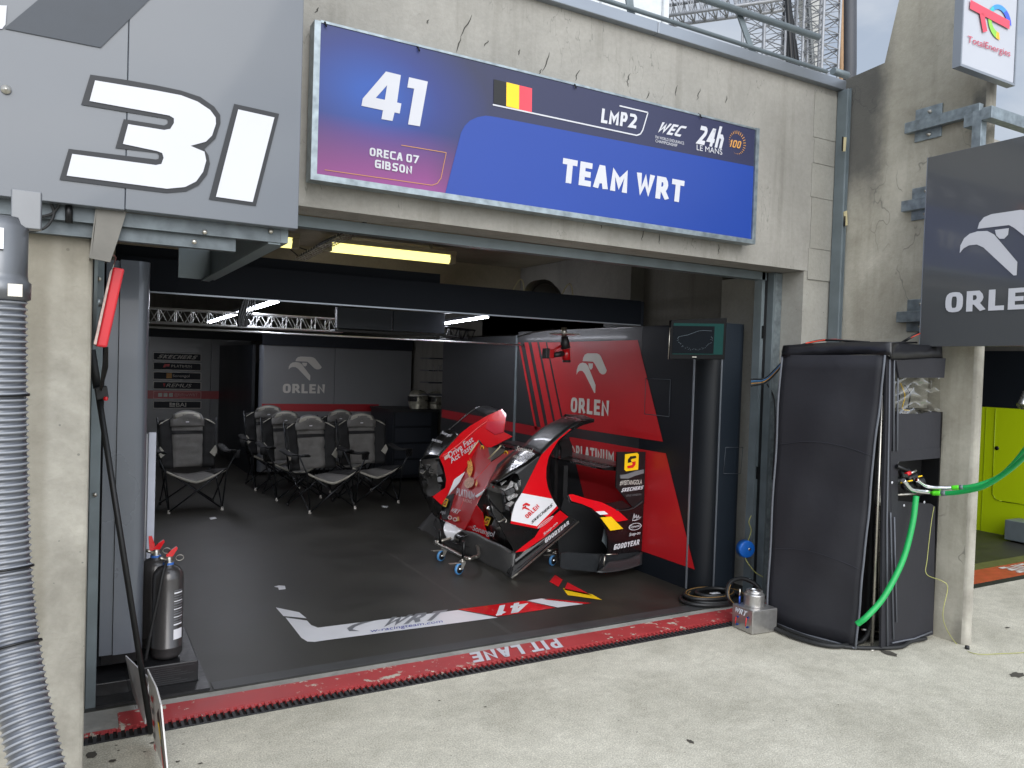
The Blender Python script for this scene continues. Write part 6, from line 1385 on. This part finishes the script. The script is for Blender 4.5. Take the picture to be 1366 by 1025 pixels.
MB().box(4.585, 4.64, 2.665, 2.72, 2.99, zt_b-.002).build('upright', galv, br_, .002)
MB().box(4.57, 6.6, 2.60, 2.66, zt_b-.07, zt_b).build('top_rail', galv, br_, .002)
MB().box(4.60, FX-.056, 2.722, 2.78, zt_b-.08, zt_b-.005).build('elbow', galv, br_, .002)
MB().box(4.98, 5.04, 2.35, 2.41, 2.6, 3.28).build('upright', galv, br_, .002)
MB().box(4.62, 6.6, 2.34, 2.348, 3.0, 3.02).build('stay_rod', galv, br_)
MB().box(5.5, 5.56, 2.30, 2.35, 1.86, 1.96).box(4.95, 5.02, 2.2, 2.3, 1.76, 1.82).build('lower_bracket', galv, br_, .002)
# ================================================================== LIGHTBOX SIGN ABOVE
te = thing('brand_sign', 'white rectangular sign with a multicoloured curled emblem high on the concrete fin', 'sign')
TY = 2.62
cc_ = [at(u, v, y=TY) for u, v in ((1282, 87), (1352, 110))]
tx0, tx1 = cc_[0].x, cc_[1].x; tz0 = (cc_[0].z+cc_[1].z)/2
MB().box(tx0, tx1, TY, TY+.04, tz0, tz0+.95).build('panel', mat('lightbox_white', '#b4b7bf', .3, 0, .02, 2), te, .004)
MB().box(tx0-.012, tx1+.012, TY-.004, TY+.044, tz0-.014, tz0-.001).box(tx0-.012, tx0-.001, TY-.004, TY+.044, tz0-.0005, tz0+.95).box(tx1+.001, tx1+.012, TY-.004, TY+.044, tz0-.0005, tz0+.95).build('frame', alu, te)
box('mount', galv, te, 4.79, 4.85, TY+.045, 2.73, 3.6, 3.66); box('mount', galv, te, 4.79, 4.85, TY+.045, 2.73, 4.1, 4.16)
pinkr = mat('coral_print', '#d8485c', .4)
def tq(u, v): return at(u, v, y=TY)
text(Q(tq(1289, 59.5), tq(1346, 79), tq(1290, 48), .006), 'TotalEnergies', mat('crimson_print', '#b82848', .4), te)
b = MB()
def tline(pts, w_, m, name='emblem'):
    b = MB(); P_ = [tq(*p) for p in pts]
    for k, (a_, c_) in enumerate(zip(P_, P_[1:])):
        n = (c_-a_).cross(V((0, 1, 0))).normalized()*w_/2; o_ = V((0, -.009-.0008*(k % 2), 0)); e_ = (c_-a_).normalized()*w_*.12
        b.poly([a_-n+o_-e_, c_-n+o_+e_, c_+n+o_+e_, a_+n+o_-e_])
    return b.build(name, m, te)
bl3 = mat('azure_print', '#3f8ee0', .4); bl2 = mat('deep_blue_print', '#3a5ad0', .4); gr3 = mat('leaf_print', '#8cc84a', .4); ye3 = mat('amber_print', '#f0b428', .4); te3 = mat('teal_print', '#34b4b8', .4)
ring = [(1332+14.5*math.cos(a_)*.95, 30+21*math.sin(a_)-3.2*0+ (14.5*math.cos(a_))*.3) for a_ in [math.radians(d) for d in range(0, -271, -6)]]
cols = [bl2, bl2, bl2, bl3, bl3, bl3, bl3, te3, te3, te3, gr3, gr3, gr3, gr3, ye3]
P_ = [tq(*p_)+V((0, -.0062, 0)) for p_ in ring]; mid_ = sum(P_, V())/len(P_)
for k in range(len(ring)-1):
    a_, c_ = P_[k], P_[k+1]; MB().poly([a_.lerp(mid_, -.12), c_.lerp(mid_, -.12), c_.lerp(mid_, .26), a_.lerp(mid_, .26)]).build('emblem', cols[min(k//3, 14)], te)
tline([(1293, 7), (1344, 34)], .05, pinkr); tline([(1308, 20), (1312, 42)], .045, mat('coral_print', '#d8485c'))
# ================================================================== NEIGHBOURING BAY
struct(box('next_garage_floor', mat('black_floor_covering', '#33322f'), None, 4.95, 8.70, 3.94, 8.8, -.018, .003))
struct(box('next_garage_apron', m_gnd, None, 4.90, 9.6, 3.70, 3.78, -.018, .0005))
st_ = struct(box('painted_band', mat('orange_red_band', '#a8482c', .5, 0, .2, 14), None, 4.95, 9.4, 3.54, 3.80, .001, .005))
struct(box('olive_strip', mat('olive_strip', '#57592c', .6, 0, .2, 14), None, 4.95, 9.4, 3.801, 3.94, -.018, .004))
struct(box('drain_strip', rubber, None, 4.9, 9.4, 3.47, 3.538, .001, .004))
text(Q(V((7.75, 3.76, .006)), V((7.02, 3.76, .006)), V((7.75, 3.58, .006)), .002), 'JETLINE', cream, st_, bold=.03)
gp = thing('lime_partition', 'bright lime green partition with a black upper band in the next garage', 'partition')
GX = 8.6
MB().box(GX, GX+.05, 3.95, 8.0, .0, 1.345).build('green_panel', lime, gp)
MB().box(GX, GX+.06, 3.95, 8.0, 1.35, 1.95).build('black_panel', cladd, gp)
ln_ = mat('lime_joint', '#8a9e08', .5)
b = MB(); dr_ = [(4.705, 1.336), (4.70, .42), (4.66, .365), (4.60, .357), (4.1, .36)]
for (y0_, z0_), (y1_, z1_) in zip(dr_, dr_[1:]): b.tube([(GX-.002, y0_, z0_), (GX-.002, y1_, z1_)], .005, 4)
b.build('door_outline', ln_, gp); box('panel_joint', ln_, gp, GX-.004, GX-.001, 4.80, 4.806, 0, 1.34)
MB().lathe((GX-.002, 4.673, .914), [(0, .004), (.022, .004), (.022, 0)], 14, (-1, 0, 0)).build('lock', black, gp)
MB().box(GX-.3, GX-.05, 4.10, 4.40, .02, .22).build('foot_box', galvd, gp, .005)
MB().box(4.95, GX, 7.9, 8.0, 0, 1.95).build('rear_panel', cladd, gp)
sd2 = thing('silver_duct', 'crumpled silver foil duct end sticking out at the right edge above the green panel', 'duct')
a_, c_ = at(1358, 541, y=4.0), at(1376, 530, y=4.0)
MB().tube([at(1363, 543, y=4.0)+(at(1372, 524, y=4.0)-at(1363, 543, y=4.0))*k/10 for k in range(11)], [.045+.006*(k % 2) for k in range(11)], 14).build('foil_hose', mat('foil', '#c8cacc', .25, .9, .2, 40, .5, 60), sd2)
MB().box(7.0, 7.6, 4.3, 4.36, 2.08, 2.16).build('lamp_bar', blackm, b1)
